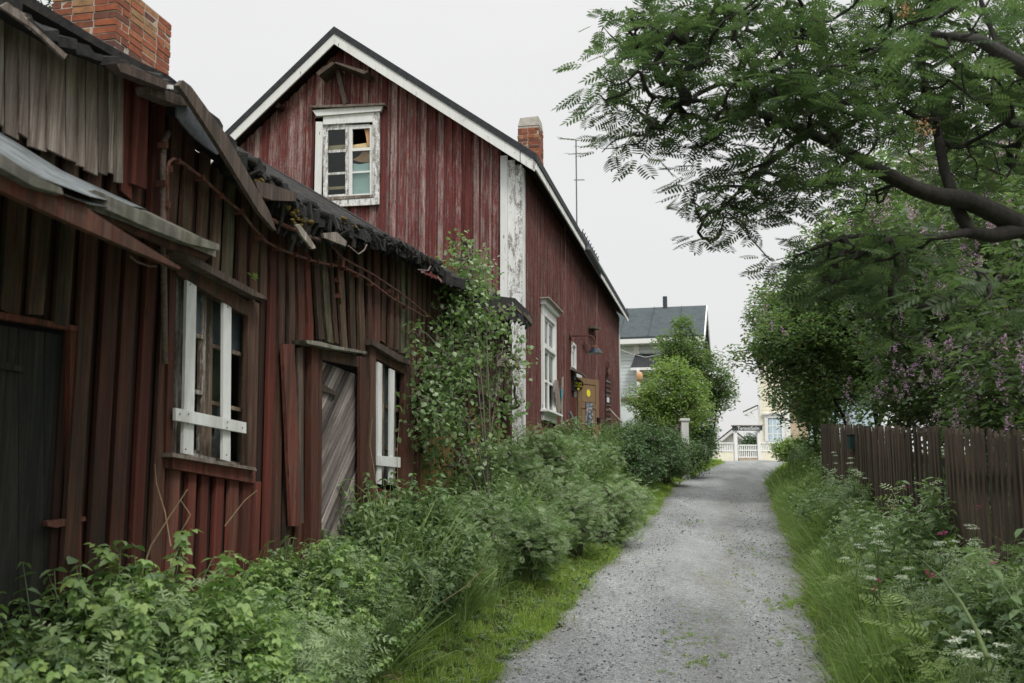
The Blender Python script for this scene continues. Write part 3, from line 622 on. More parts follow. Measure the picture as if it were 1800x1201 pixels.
# black double door far left
door = None
for a, b in ((-250,-190),(-190,-128),(-128,-65),(-65,-8),(-8,33),(33,78),(78,124)):
    y0a, y0b = 572+(a*.16 if a > 0 else a*.2), 572+(b*.16 if b > 0 else b*.2)
    wslab([(a+.7,y0a),(b-.7,y0b),(b-1.5,1120),(a-.5,1120)], random.uniform(-.035,-.025), .03, 'door_plank', M['black_door'], shed)
wslab([(-60,628),(0,632),(44,646),(44,654),(0,648),(-60,640)], .0, .02, 'door_ledge', M['black_door'], shed)
wslab([(-260,512),(0,548),(140,574),(140,583),(0,560),(-260,525)], .03, .04, 'door_lintel', M['shedlow'], shed)
wslab([(124,580),(146,584),(142,1100),(120,1100)], .02, .04, 'door_post', M['shedlow'], shed)
wslab([(82,916),(150,908),(152,915),(100,928),(84,925)], .03, .03, 'door_bolt', M['rust'], shed)
# window with boards nailed across
win = M['sash']
mb = MB()
def strip(mb, x0, y0, x1, y1, w_, o, t):      # a bar between two photo points, w_ metres wide
    a, b = WP(x0,y0,o-t/2), WP(x1,y1,o-t/2); mb.beam(a, b, w_, t, (0,1,0) if abs(y1-y0) > abs(x1-x0) else (0,0,1)); return mb
w1 = MB()
for q in ((310,452,304,798),(440,520,434,842)): strip(w1, *q, .05, -.005, .05)
for q in ((310,450,442,520),(304,795,436,828)): strip(w1, *q, .05, -.005, .05)
w1.build('window_frame', win, shed)
for x0, x1, yy in ((311,358,(467,580,680,789)),(366,430,(497,606,706,806))):
    y_ = lambda x, k: yy[k]+(x-x0)*(.36 if k == 0 else .3 if k == 1 else .26 if k == 2 else .22)
    sash = MB()
    for x in (x0+2, x1-2): strip(sash, x, y_(x,0), x-4, y_(x,3), .045, -.03, .04)
    for k in range(4): strip(sash, x0+2-k, y_(x0,k)+1, x1-1-k, y_(x1,k), .04 if k in (0,3) else .028, -.028, .035)
    sash.build('window_sash', win, shed)
    for k in range(3 if x0 > 340 else 1): wslab([(x0,y_(x0,k)),(x1,y_(x1,k)),(x1-2,y_(x1,k+1)),(x0-2,y_(x0,k+1))], -.045, .004, 'pane', M['dusty'] if k == 0 else M['glass'], shed)
for q, o_ in ((((329,485),(346,488),(340,801),(322,797)), .07), (((393,519),(407,525),(405,812),(392,808)), .07)): wslab(q, o_, .022, 'nailed_board', M['whitenew'], shed, label='white upright nailed over the barred window')
wslab([(309,717),(433,743),(433,762),(309,739)], .095, .022, 'nailed_board', M['whitenew'], shed, label='white crosspiece nailed over the barred window')
for x, y in ((334,500),(331,728),(330,745),(326,790),(400,540),(400,742),(399,752),(398,800),(316,728),(426,752)):
    c = WP(x,y,.10); MB().tube([c,c+Vector((.004,0,0))], .006, 6).build('nail', M['rust'], shed)
wslab([(306,436),(322,440),(468,522),(470,527),(445,520),(306,446)], .16, .15, 'window_hood', M['darkwood'], shed)
wslab([(310,452),(440,532),(438,556),(420,548),(310,480)], .075, .05, 'window_header', M['shedtop'], shed)
wslab([(303,796),(449,822),(452,828),(303,803)], .11, .12, 'window_sill', M['grey'], shed)
wslab([(304,803),(448,828),(450,850),(304,824)], .07, .05, 'sill_board', M['shedlow'], shed)
wslab([(300,440),(311,446),(303,826),(291,822)], .05, .04, 'door_post', M['shed'], shed)
wslab([(437,525),(456,534),(450,842),(434,835)], .05, .04, 'door_post', M['shed'], shed)
# sagging diagonal plank door
def clip(poly, a, b, c):                      # keep a*x+b*y<=c
    out = []
    for i in range(len(poly)):
        p, q = poly[i], poly[(i+1)%len(poly)]; dp, dq = a*p[0]+b*p[1]-c, a*q[0]+b*q[1]-c
        if dp <= 0: out.append(p)
        if dp*dq < 0: t = dp/(dp-dq); out.append((p[0]+(q[0]-p[0])*t, p[1]+(q[1]-p[1])*t))
    return out
leafp = [tuple(WP(x,y,-.03))[1:] for x, y in ((562,634),(629,660),(629,972),(560,968))]
an = math.radians(44); nx_, ny_ = -math.sin(an), math.cos(an)
lo_, hi_ = min(nx_*p[0]+ny_*p[1] for p in leafp), max(nx_*p[0]+ny_*p[1] for p in leafp); k = lo_
while k < hi_:
    w_ = random.uniform(.075,.105); pl = clip(clip(leafp, nx_, ny_, k+w_-.007), -nx_, -ny_, -k-.003)
    if len(pl) > 2:
        fo = -(math.pi/2-an); oo = random.uniform(-.007,.007); iv = Matrix.Rotation(-fo,3,'X')
        MB().prism([iv @ Vector((-.03+oo, q[0], q[1])) for q in pl], (-.02,0,0)).build('door_plank', M['doorwood'], shed, rot=(fo,0,0))
    k += w_
MB().prism([(-.052,q[0],q[1]) for q in leafp], (-.02,0,0)).build('door_backing', M['under'], shed)
wslab([(560,676),(565,674),(593,690),(592,696),(563,686)], .0, .02, 'door_strap', M['darkwood'], shed)
wslab([(548,606),(560,610),(560,975),(546,975)], .085, .06, 'door_post', M['shed'], shed)
wslab([(561,610),(567,612),(565,975),(560,975)], .05, .06, 'door_post', M['shed'], shed)
wslab([(633,626),(644,629),(644,985),(633,985)], .05, .03, 'door_post', M['shed'], shed)
wslab([(566,614),(630,626),(630,645),(566,632)], .06, .05, 'door_lintel', M['shed'], shed)
wslab([(538,598),(560,600),(590,608),(645,618),(645,622),(590,614),(540,604)], .16, .14, 'door_hood', M['mossy_edge'], shed)
wslab([(498,605),(518,605),(530,925),(512,925)], .09, .03, 'board', M['shedlow'], shed)
wslab([(524,612),(532,610),(534,920),(529,920)], .05, .02, 'board', M['darkwood'], shed)
# narrow second window, also boarded
wslab([(655,596),(722,634),(720,641),(700,634),(655,606)], .12, .11, 'window_hood', M['darkwood'], shed)
wslab([(657,606),(716,640),(716,660),(657,628)], .06, .05, 'window_header', M['shed'], shed)
w2 = MB()
for q in ((672,638,671,846),(692,650,690,846),(705,658,703,850)): strip(w2, *q, .05, -.02, .04)
for q in ((668,632,708,656),(668,712,708,724),(668,786,706,792),(668,846,706,852)): strip(w2, *q, .04, -.022, .035)
w2.build('window_frame', win, shed); wslab([(668,632),(708,656),(706,852),(667,848)], -.05, .004, 'pane', M['dusty'], shed)
wslab([(664,636),(672,640),(671,852),(664,850)], .07, .02, 'nailed_board', M['whitenew'], shed)
wslab([(686,648),(694,652),(691,853),(685,852)], .07, .02, 'nailed_board', M['whitenew'], shed)
wslab([(664,801),(704,804),(704,822),(664,818)], .09, .02, 'nailed_board', M['whitenew'], shed)
wslab([(712,640),(722,646),(718,880),(708,880)], .06, .06, 'door_post', M['shed'], shed)
wslab([(651,606),(661,610),(660,900),(651,900)], .07, .06, 'door_post', M['shed'], shed)
# ochre doors of the last bay behind the birch
zt = lambda s_: lerp(2.85, 3.10, (s_+6.3)/5.3)
ss = [-6.3+.24*i for i in range(23)]
for a in ss:
    if a > -1.3: break
    gap = .5 if abs(a+4.1) < .12 or abs(a+2.6) < .12 else 0
    MB().box((-.14,a+.004,.9),(-.115+random.uniform(-.004,.004),a+(.235 if not gap else .14),zt(a))).build('door_plank', M['ochre'], shed)
for s_ in (-6.3,-4.15,-3.95,-2.62,-2.1,-1.12): MB().box((-.10,s_-.045,.9),(.04,s_+.045,3.45)).build('door_post', M['shed'], shed)
MB().box((-.12,-6.35,2.88),(-.02,-1.05,3.02)).build('door_lintel', M['under'], shed)
wslab([(838,530),(868,520),(905,524),(934,552),(930,562),(905,566),(880,552),(850,548)], .52, .05, 'split_shingle', M['tatter'], shed)
for x, y in ((852,538),(872,534),(890,532),(905,540),(917,548),(925,553),(880,545),(862,545)):
    MB().beam(WP(x,y,.50), WP(x+random.uniform(10,18),y+random.uniform(8,20),.58), random.uniform(.05,.1),.02,(0,1,.5)).build('split_shingle', M['darkwood'], shed)
# pipes
def pipe(pts, o, r, m, name='conduit'): return MB().tube([WP(x,y,o) for x,y in pts], r, 6).build(name, m, shed, True)
def clamps(pts, o):
    for x, y in pts:
        c = WP(x,y,o); MB().box((c[0]-.05,c[1]-.012,c[2]-.020),(c[0]+.018,c[1]+.010,c[2]+.020)).build('clamp', M['rust'], shed)
pipe([(290,640),(287,400),(286,300),(288,250),(296,232)], .085, .02, M['lagging'], 'vertical_pipe')
pipe([(294,470),(294,300),(297,286),(305,279),(316,283),(356,313),(390,345),(424,372),(445,400),(468,425),(493,438),(520,448),(548,458),(582,466),(600,468),(640,487),(690,525),(745,556)], .10, .012, M['conduit'])
pipe([(505,365),(560,408),(590,440),(600,452),(628,468),(655,482),(700,512),(760,560)], .12, .01, M['conduit'])
pipe([(595,470),(596,500),(598,535)], .10, .013, M['rust'], 'vertical_pipe'); pipe([(476,386),(490,392),(540,415),(562,422)], .25, .018, M['conduit'])
clamps([(313,284),(298,298),(355,313),(389,345),(424,372),(459,418),(489,436),(518,448),(543,456),(559,460),(582,466),(607,472),(627,484),(652,500),(683,512),(698,524),(715,540),(288,323),(290,255),(294,360),(595,492),(597,520)], .11)
MB().box(tuple(WP(592,472,.07)), tuple(WP(602,455,.15))).build('junction_box', M['rust'], shed)
# chimney of running bond bricks, each brick its own piece
def chimney(parent, o0, o1, s0, s1, z0, z1, L, hgt, cap=None, mname='chimney', zcore=None):
    core = MB().box((o0+.009,s0+.009,z0 if zcore is None else zcore),(o1-.009,s1-.009,z1-.01)).build(mname, M['mortar'], parent)
    jm = .017; cs = hgt-jm; mesh = {}
    def br(l, wd):
        key = round(l,3), wd
        if key not in mesh: mesh[key] = [MB().prism([(-l/2+random.uniform(0,.006),-wd/2+random.uniform(0,.004),0),(l/2,-wd/2+random.uniform(0,.006),0),(l/2-random.uniform(0,.008),wd/2,0),(-l/2,wd/2,0)], (0,0,cs)).mesh('brick', M['brick']) for _ in range(3)]
        return random.choice(mesh[key])
    n = int((z1-z0)/hgt); nl = max(1, round((o1-o0)/L)); ns_ = max(1, round((s1-s0)/L)); W_ = .11
    for i in range(n):
        z = z0+i*hgt; odd = i % 2
        for (ln, cnt, ax, c) in ((o1-o0, nl, 0, s0), (o1-o0, nl, 0, s1), (s1-s0, ns_, 1, o0), (s1-s0, ns_, 1, o1)):
            bl = ln/cnt; own = odd == ax; a0 = -jm/2 if own else W_; a1 = ln+jm/2 if own else ln-W_; t = a0; k = 0; first = bl if own else bl*.5
            while t < a1-.02:
                l = min(first if k == 0 else bl, a1-t)
                if a1-(t+l) < .05: l = a1-t
                cc = t+l/2; inn = -1 if c in (s1, o1) and c == (s1 if ax == 0 else o1) else 1; pr = random.uniform(-.005,.007)
                q = c+inn*(W_/2-pr)
                link('brick', br(l-jm, W_), core, (o0+cc, q, z) if ax == 0 else (q, s0+cc, z), (random.gauss(0,.01), random.gauss(0,.01), (0 if ax == 0 else math.pi/2)+random.gauss(0,.008)))
                t += l; k += 1
    if cap: cap(core)
    return core
c_ = at(210,60,10.); lc = loc(c_.x, c_.y); chimney(shed, lc.x-.84, lc.x-.05, lc.y, lc.y+1.06, 5.55, 7.05, .26, .083, None, 'chimney', 4.8)
# flower pot sprig on the hood
sp_ = WP(446,494,.12)
tag(link('roof_seedling', leaves('roof_seedling', TL, np.array([tuple(glob(sp_.x,sp_.y,sp_.z+.02))]*9)+RNG.normal(0,.012,(9,3)), M['brightleaf'], .05, (.1,.9))), 'tiny green seedling growing on the hood of the barred shed window', 'seedling')
# ================================================================== RED HOUSE
house = hthing('red_house', 'tall old red wooden gable house with flaking white trim beside the gravel lane', 'house')
AP = GP(588,58,-.35); RE = GP(940,280,-.35); LE0 = GP(388,252,-.35); kr = (AP.z-RE.z)/(RE.x-AP.x); kl = (AP.z-LE0.z)/(AP.x-LE0.x)
LEo = -7.3; LEz = AP.z-kl*(AP.x-LEo); SB = 17.0; zr = lambda o: AP.z-kr*(o-AP.x) if o > AP.x else AP.z-kl*(AP.x-o)
SL = 17.15
# gable boards
o_ = -6.9
AW = (GP(555,215).x, GP(667,215).x, GP(600,363).z, GP(600,200).z)
while o_ < -.42:
    p = .185*random.uniform(.9,1.1)
    for (a, b, y0, t, m) in ((o_, o_+p+.003, 0., .02, M['red']), (o_+p*.2, o_+p*random.uniform(.76,.84), -.028, .026, M['red'])):
        zt0, zt1 = zr(a)-.18, zr(b)-.18; zb = 2.2
        seg = [(zb, None)]
        inw = b > AW[0]+.05 and a < AW[1]-.05
        for lo2, hi2 in ([(zb, AW[2]+.05), (AW[3]-.05, None)] if inw else [(zb, None)]):
            h0, h1 = (zt0 if hi2 is None else hi2), (zt1 if hi2 is None else hi2); z_ = [lo2, (lo2*2+h0)/3, (lo2+2*h0)/3]; vs_ = []
            mb = MB(); n_ = 3
            for i in range(n_+1):
                wv = random.uniform(-.004,.004); q0, q1 = lerp(lo2,h0,i/n_), lerp(lo2,h1,i/n_)
                vs_ += [(a,y0+t,q0),(a+wv,y0+random.uniform(-.003,.003),q0),(b+wv,y0+random.uniform(-.003,.003),q1),(b,y0+t,q1)]
            mb.add(vs_, [(4*i+c,4*i+(c+1)%4,4*i+4+(c+1)%4,4*i+4+c) for i in range(n_) for c in range(4)]+[(3,2,1,0),tuple(4*n_+c for c in range(4))]); mb.build('board', m, house)
    o_ += p
# lane side wall: narrow boards, joined
mb = MB(); s = .03; SW = (1.78, 3.42, 2.92, 5.43); DO = (6.36, 7.28, 2.0, 4.3); S2 = (5.75, 6.25, 4.45, 4.95)
zt_ = zr(0)-.22
while s < SL-.1:
    p = .15*random.uniform(.85,1.15)
    for a, b, x1, t in ((s, s+p+.002, 0., .02), (s+p*.28, s+p*.72, .026, .03)):
        parts_ = [(1.2, zt_)]
        for (c0, c1, z0, z1) in (SW, DO):
            if b > c0+.04 and a < c1-.04: parts_ = [(1.2, z0+.03), (z1-.03, zt_)]
        for z0, z1 in parts_: mb.box((x1-t, a, z0), (x1+random.uniform(-.003,.003), b, z1))
    s += p
mb.build('side_cladding', M['redside'], house, stuff=True)
MB().box((-.2,.0,zr(-.2)-.5),(-.04,SL,zr(0)-.1)).build('eave_beam', M['darkwood'], house)
# shell behind: back wall, far gable, floor, dark inside, stone footing
mb = MB(); mb.box((-6.9,.1,1.2),(-6.8,SL,6.2)); mb.box((-6.9,SL-.1,1.2),(-.05,SL,7.2)); mb.prism([(-6.9,SL-.08,6.2),(-.05,SL-.08,7.2),(-.05,SL-.08,zr(-.05)-.2),(AP.x,SL-.08,AP.z-.2),(-6.9,SL-.08,zr(-6.9)-.2)], (0,.06,0)); mb.build('wall', M['redside'], house)
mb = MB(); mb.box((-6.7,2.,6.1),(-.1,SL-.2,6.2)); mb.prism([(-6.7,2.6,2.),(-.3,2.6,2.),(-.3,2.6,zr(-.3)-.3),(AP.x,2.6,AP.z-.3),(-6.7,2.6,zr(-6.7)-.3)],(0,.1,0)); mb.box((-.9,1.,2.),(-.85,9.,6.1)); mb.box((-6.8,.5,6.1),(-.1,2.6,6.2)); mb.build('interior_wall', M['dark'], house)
mb = MB(); mb.box((-6.9,.06,.6),(-.02,.3,2.3)); mb.box((-.3,.06,.6),(-.03,SL,2.45)); mb.build('footing', M['stone'], house)
# corner boards
for a, b in ((GP(881,400).x, GP(894,400).x-.004),(GP(894,400).x,GP(907,400).x-.004),(GP(907,400).x,.03)):
    MB().box((a,-.075,1.8),(b,-.03,zr(b)-.2)).build('corner_board', M['white'], house)
MB().box((.032,-.07,1.8),(.058,.09,zr(.05)-.25)).build('corner_board', M['whitenew'], house)
MB().box((.032,SL-.16,1.8),(.058,SL+.02,zr(.05)-.25)).build('corner_board', M['whitenew'], house)
# roof slabs, barge boards, soffit
def rslope(oa, ob, name, m, up0, up1, sa, sb):
    za, zb = zr(oa), zr(ob); return MB().prism([(oa,sa,za+up0),(ob,sa,zb+up0),(ob,sa,zb+up1),(oa,sa,za+up1)], (0,sb-sa,0)).build(name, m, house)
rslope(AP.x, RE.x+.04, 'roof', M['roofblack'], -.02, .12, -.39, SL+.3); rslope(AP.x, LEo, 'roof', M['roofblack'], -.02, .12, -.39, SL+.3)
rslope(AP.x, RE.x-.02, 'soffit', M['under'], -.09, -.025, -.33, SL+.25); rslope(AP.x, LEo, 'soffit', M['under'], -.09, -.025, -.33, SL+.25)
def barge(oa, ob): return MB().prism([(oa,-.37,zr(oa)-.02),(ob,-.37,zr(ob)-.02),(ob,-.37,zr(ob)-.235),(oa,-.37,zr(oa)-.235)], (0,.035,0))
barge(AP.x, lerp(AP.x,RE.x,.93)).build('barge_board', M['white'], house); barge(lerp(AP.x,RE.x,.934), RE.x).build('barge_board', M['white'], house); barge(AP.x, LEo).build('barge_board', M['white'], house)
for sa, sb, m, dz in ((-.34,6.2,'white',0),(6.25,9.4,'black',.05),(9.45,SL+.3,'white',0)):
    MB().box((RE.x-.01,sa,RE.z-.19-dz),(RE.x+.02,sb,RE.z-.03)).build('fascia', M[m], house)
MB().tube([(RE.x+.09,6.3,RE.z-.10),(RE.x+.09,9.4,RE.z-.12)], .055, 8).build('gutter', M['zinc'], house)
sg = MB()
for i in range(9): q = 6.2+i*.38; sg.beam((RE.x-.10,q,zr(RE.x-.1)+.05),(RE.x-.02,q,zr(RE.x-.1)+.28),.02,.02)
for dz in (.12,.2,.28): sg.beam((RE.x-.02,6.1,zr(RE.x)+dz-.04),(RE.x-.02,9.3,zr(RE.x)+dz-.04),.02,.02)
sg.build('snow_guard', M['black'], house)
# attic window
aw = M['white']
gslab([(555,214),(567,214),(563,362),(552,365)], -.10, .05, 'window_casing', aw, house); gslab([(655,194),(667,194),(666,359),(655,360)], -.10, .05, 'window_casing', aw, house)
gslab([(568,199),(655,195),(655,214),(568,219)], -.10, .04, 'window_casing', aw, house); gslab([(549,194),(673,184),(669,195),(556,204)], -.14, .07, 'window_crown', aw, house)
gslab([(543,186),(560,185),(676,181),(676,184),(600,188),(545,189)], -.19, .16, 'window_hood', M['grey'], house); gslab([(558,354),(656,348),(656,360),(558,365)], -.12, .06, 'window_sill', aw, house)
gslab([(563,347),(655,342),(655,347),(563,353)], -.13, .10, 'sill_ledge', M['sash'], house)
GL = [(576,607,((228,263),(268,303),(307,342))),(619,650,((226,260),(265,301),(304,341)))]
for x0, x1, rows in GL:
    fr = MB(); ys = -.06
    for a, b in ((x0-8,x0),(x1,x1+6)): fr.v and None; q = gslab([(a,220),(b,219),(b,348),(a,349)], ys, .04); fr.add(q.v, q.f)
    for y0, y1 in ((219,rows[0][0]),(rows[0][1],rows[1][0]),(rows[1][1],rows[2][0]),(rows[2][1],348)):
        q = gslab([(x0,y0+1),(x1,y0-1),(x1,y1-1),(x0,y1+1)], ys+.003, .035); fr.add(q.v, q.f)
    fr.build('window_sash', aw, house)
    for r, (y0, y1) in enumerate(rows):
        if (x0, r) not in ((619,0),): gslab([(x0,y0),(x1,y0-1),(x1,y1-1),(x0,y1)], ys+.02, .004, 'pane', M['glass'], house)
gslab([(619,255),(648,251),(648,259),(619,261)], .03, .02, 'inner_lath', M['pale'], house); gslab([(576,257),(607,254),(607,261),(576,264)], .03, .02, 'inner_lath', M['pale'], house); gslab([(576,329),(607,327),(607,332),(576,334)], .03, .02, 'inner_lath', M['pale'], house)
gslab([(618,287),(632,289),(650,286),(650,342),(617,344)], .0, .02, 'insulation_sheet', M['mint'], house); gslab([(619,281),(630,275),(642,262),(650,262),(650,286),(634,285)], -.005, .01, 'torn_board', M['tan'], house)
gslab([(640,226),(650,226),(650,260),(645,252),(643,238)], .0, .01, 'torn_board', M['tan'], house)
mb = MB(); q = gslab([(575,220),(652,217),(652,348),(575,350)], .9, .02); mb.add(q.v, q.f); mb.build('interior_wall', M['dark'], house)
# hoist hood and beams under the peak
gslab([(586,112),(594,112),(610,180),(604,186)], -.20, .08, 'hoist_brace', M['darkwood'], house); gslab([(555,128),(584,108),(588,112),(560,133)], -.42, .35, 'hoist_hood', M['darkwood'], house); gslab([(586,110),(592,109),(648,126),(640,130)], -.42, .35, 'hoist_hood', M['darkwood'], house)
c = GP(494,190,-.1); MB().tube([(c.x,-.26,c.z),(c.x,.0,c.z)], .055, 8).build('beam_end', M['under'], house)
# tall side window
w = M['white']; a, b, z0, z1 = 1.80, 3.40, 2.98, 5.42
def sb_(name, s0, s1, q0, q1, o1, t, m=w): return MB().box((o1-t, s0, q0), (o1, s1, q1)).build(name, m, house)
sb_('window_casing', a, a+.16, z0, z1-.2, .08, .05); sb_('window_casing', b-.16, b, z0, z1-.2, .08, .05); sb_('window_casing', a, b, z1-.34, z1-.14, .082, .05); sb_('window_crown', a-.04, b+.04, z1-.14, z1-.04, .14, .11); sb_('window_hood', a-.10, b+.12, z1-.038, z1-.01, .22, .20, M['grey']); sb_('window_casing', a, b, z0-.02, z0+.14, .084, .05); sb_('window_sill', a-.05, b+.05, z0+.14, z0+.18, .20, .18)
sb_('transom', a+.16, b-.16, 4.42, 4.5, .09, .1)
fr = MB(); m_ = (a+b)/2
for q in (a+.16, m_-.05, b-.22): fr.box((.0,q,z0+.18),(.045,q+.06,z1-.34))
fr.box((.0,m_+.0,z0+.18),(.045,m_+.05,z1-.34))
for q in (z0+.18, 3.75, 4.36, 4.5, z1-.40): fr.box((.002,a+.16,q),(.042,b-.16,q+.05))
fr.build('window_sash', w, house)
for s0, s1 in ((a+.2,m_-.03),(m_+.03,b-.2)):
    for q0, q1 in ((z0+.2,3.75),(3.8,4.36),(4.52,z1-.38)): MB().box((.018,s0,q0),(.022,s1,q1)).build('pane', M['glass'], house)
MB().box((-.12,a+.2,4.45),(-.10,m_+.3,z1-.4)).build('curtain', M['whitenew'], house)
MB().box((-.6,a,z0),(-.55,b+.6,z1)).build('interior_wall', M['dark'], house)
# doorway with its leaf standing open
SH, HZ = 6.42, 4.28
mb = MB(); mb.box((.0,6.28,2.0),(.07,6.36,4.42)); mb.box((.0,7.28,2.0),(.07,7.38,4.42)); mb.box((.0,6.28,4.3),(.07,7.38,4.42)); mb.build('door_frame', M['whitenew'], house)
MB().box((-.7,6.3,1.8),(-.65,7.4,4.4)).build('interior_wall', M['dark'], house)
def ppx(o, s, z):
    g_ = glob(o, s, z-EYE); f = g_.y*cp+g_.z*sp; return 900+F*g_.x/f
best = min((abs(ppx(.08+.86*math.cos(f_), SH+.86*math.sin(f_), 3.5)-1052), f_) for f_ in [i*.02 for i in range(60)])[1]
leaf = link('door', None, house, (.08, SH, 0), (0, 0, best-math.pi/2+math.pi/2)); leaf.empty_display_size = .1
# leaf frame local: x along leaf, y thickness (camera side negative)
LW, LT, LB = .86, HZ, 2.18
def lf(name, x0, x1, z0, z1, y0, y1, m): return MB().box((x0,y0,z0),(x1,y1,z1)).build(name, m, leaf)
lf('door_core', 0, LW, LB, LT, -.0, .025, M['doorpanel'])
for x0, x1 in ((0,.13),(LW-.13,LW)): lf('door_stile', x0, x1, LB, LT, -.018, .0, M['doorbrown'])
rails = [(LT-.14,LT),(LT-.74,LT-.62),(LT-1.30,LT-1.18),(LT-1.80,LT-1.70),(LB,LB+.16)]
for z0, z1 in rails: lf('door_rail', .13, LW-.13, z0, z1, -.017, .0, M['doorbrown'])
for (a0, _), (_, b1) in zip(rails[:-1], rails[1:]): lf('door_panel', .17, LW-.17, b1+.04, a0-.04, -.010, .0, M['doorpanel'])
lf('door_lock', LW-.10, LW-.0, LT-1.08, LT-.95, -.06, -.019, M['black'])
LM = Matrix.Translation(Vector((P0[0],P0[1],0))) @ Matrix.Rotation(-TH,4,'Z') @ Matrix.Translation(Vector((.08,SH,0))) @ Matrix.Rotation(best,4,'Z')
def text(name, body, size, m, mat_w, ext=.002, **kw):
    cu = bpy.data.curves.new(name, 'FONT'); cu.body = body; cu.size = size; cu.extrude = ext; cu.align_x = 'CENTER'; cu.align_y = 'CENTER'; cu.materials.append(m)
    o = bpy.data.objects.new(name, cu); COL.objects.link(o); bpy.context.view_layer.update(); dg = bpy.context.evaluated_depsgraph_get(); me = bpy.data.meshes.new_from_object(o.evaluated_get(dg)); bpy.data.objects.remove(o)
    me.materials.clear(); me.materials.append(m); me.transform(mat_w); return me
ROTX = Matrix.Rotation(math.pi/2, 4, 'X')
def disc(c, r, ry, t, n=24): return MB().prism([(c[0]+r*math.cos(2*math.pi*i/n), c[1], c[2]+ry*math.sin(2*math.pi*i/n)) for i in range(n)], (0,t,0))
sg_ = thing('round_sign', 'round black sign with yellow lettering fixed on the open brown door', 'sign'); sg_.matrix_world = Matrix.Translation(at(1016,677,23.7)-Vector((.10*cn,-.10*sn,LT-.20))) @ Matrix.Rotation(-TH-.02,4,'Z') @ Matrix.Translation((0,.05,0))
disc((.10,-.05,LT-.20), .135, .135, .015).build('sign_disc', M['black'], sg_, label=None)
for t_, z_, sz in (('HELJÄ', LT-.155, .07), ('MUODIN', LT-.225, .062)): link('lettering', text('lettering', t_, sz, M['yellow'], Matrix.Translation((.10,-.0535,z_)) @ Matrix.Rotation(.18,4,'Y') @ ROTX), sg_)
disc((.11,-.053,LT-.295), .028, .028, .004).build('sign_dot', M['yellow'], sg_)
st = disc((.43,-.022,LT-.36), .075, .09, .004).build('oval_sticker', M['yellow']); tag(st, 'yellow oval sticker on the upper panel of the brown door', 'sticker'); st.matrix_world = LM
def postermat():
    m, nt, b, _ = newmat('grey printed poster'); tc = N(nt, 'TexCoord'); v = mapv(nt, tc.outputs['Object'], (9,1,16))
    nt.links.new(ramp(nt, noise(nt, v, 1, 6, .7), [(.42, (.03,.035,.04)), (.5, (.12,.13,.15)), (.6, (.42,.46,.52))]), b.inputs['Base Color']); return m
M['poster'] = postermat()
po = thing('poster', 'grey printed poster hung in the middle of the brown door', 'poster'); po.matrix_world = LM
MB().box((.30,-.028,LT-1.16),(.60,-.02,LT-.60)).build('sheet', M['poster'], po)
MB().prism([(.34,-.030,LT-.76),(.41,-.030,LT-.73),(.41,-.030,LT-.75),(.38,-.030,LT-.765),(.41,-.030,LT-.80),(.39,-.030,LT-.82)], (0,.001,0)).build('orange_print', M['tan'], po)
MB().box((.36,-.04,LT-1.21),(.54,-.018,LT-1.16)).build('letter_slot', M['black'], po)
# little transom window, meter box, boards and clutter beside the door
def wthing(name, label, cat): return hthing(name, label, cat)
mb = MB(); 
for q in ((5.72,4.5,5.78,5.05),(6.22,4.5,6.28,5.05)): mb.box((.04,q[0],q[1]),(.09,q[2],q[3]))
mb.box((.04,5.72,5.0),(.09,6.28,5.06)); mb.box((.04,5.72,4.45),(.09,6.28,4.5)); mb.build('window_frame', M['white'], house); MB().box((.03,5.78,4.5),(.04,6.22,5.)).build('pane', M['glass'], house)
MB().prism([(.02,5.65,4.46),(.32,5.65,4.30),(.32,5.65,4.27),(.02,5.65,4.40)], (0,.75,0)).build('porch_hood', M['grey'], house)
MB().box((.02,5.8,3.9),(.10,6.15,4.25)).build('meter_box', M['black'], house); MB().box((.03,5.9,3.3),(.12,6.1,3.75)).build('wall_box', M['rust'], house); MB().box((.03,6.08,2.2),(.06,6.24,3.3)).build('side_strip', M['whitenew'], house)
wslab([(977,668),(981,668),(984,690),(986,716),(984,727),(980,724),(977,705),(975,690)], .10, .03, 'loose_plank', M['grey'], house)
wslab([(988,664),(991,662),(990,700),(989,760),(986,760),(987,700)], .045, .012, 'loose_plank', M['grey'], house); wslab([(986.5,684),(989,684),(988.5,700),(986.5,700)], .06, .008, 'teal_patch', plain('teal paint',(.02,.28,.32)), house)
for x in (993,1048): wslab([(x,385 if x < 1000 else 490),(x+2.5,390 if x < 1000 else 495),(x+2.5,790),(x,790)], .05, .03, 'cover_strip', M['redside'], house)
sh = MB(); q = wslab([(1066,662),(1075,668),(1073,748),(1065,746)], .06, .03); sh.add(q.v, q.f); sh.build('shutter', M['under'], house)
for i in range(9): wslab([(1066.5,668+i*8.5),(1074,672+i*8),(1074,674+i*8),(1066.5,671+i*8.5)], .08, .02, 'slat', M['redside'], house)
wslab([(1069,636),(1076,640),(1074,652),(1070,660),(1068,652),(1073,646)], .12, .02, 'rusty_bracket', M['rust'], house); wslab([(1067,698),(1071,699),(1071,708),(1067,707)], .085, .004, 'note', M['paleblue'], house)
wslab([(1045,572),(1056,576),(1056,580),(1045,577)], .2, .18, 'small_ledge', M['darkwood'], house); wslab([(1027,600),(1031,600),(1037,610),(1035,612)], .10, .02, 'rusty_bracket', M['rust'], house)
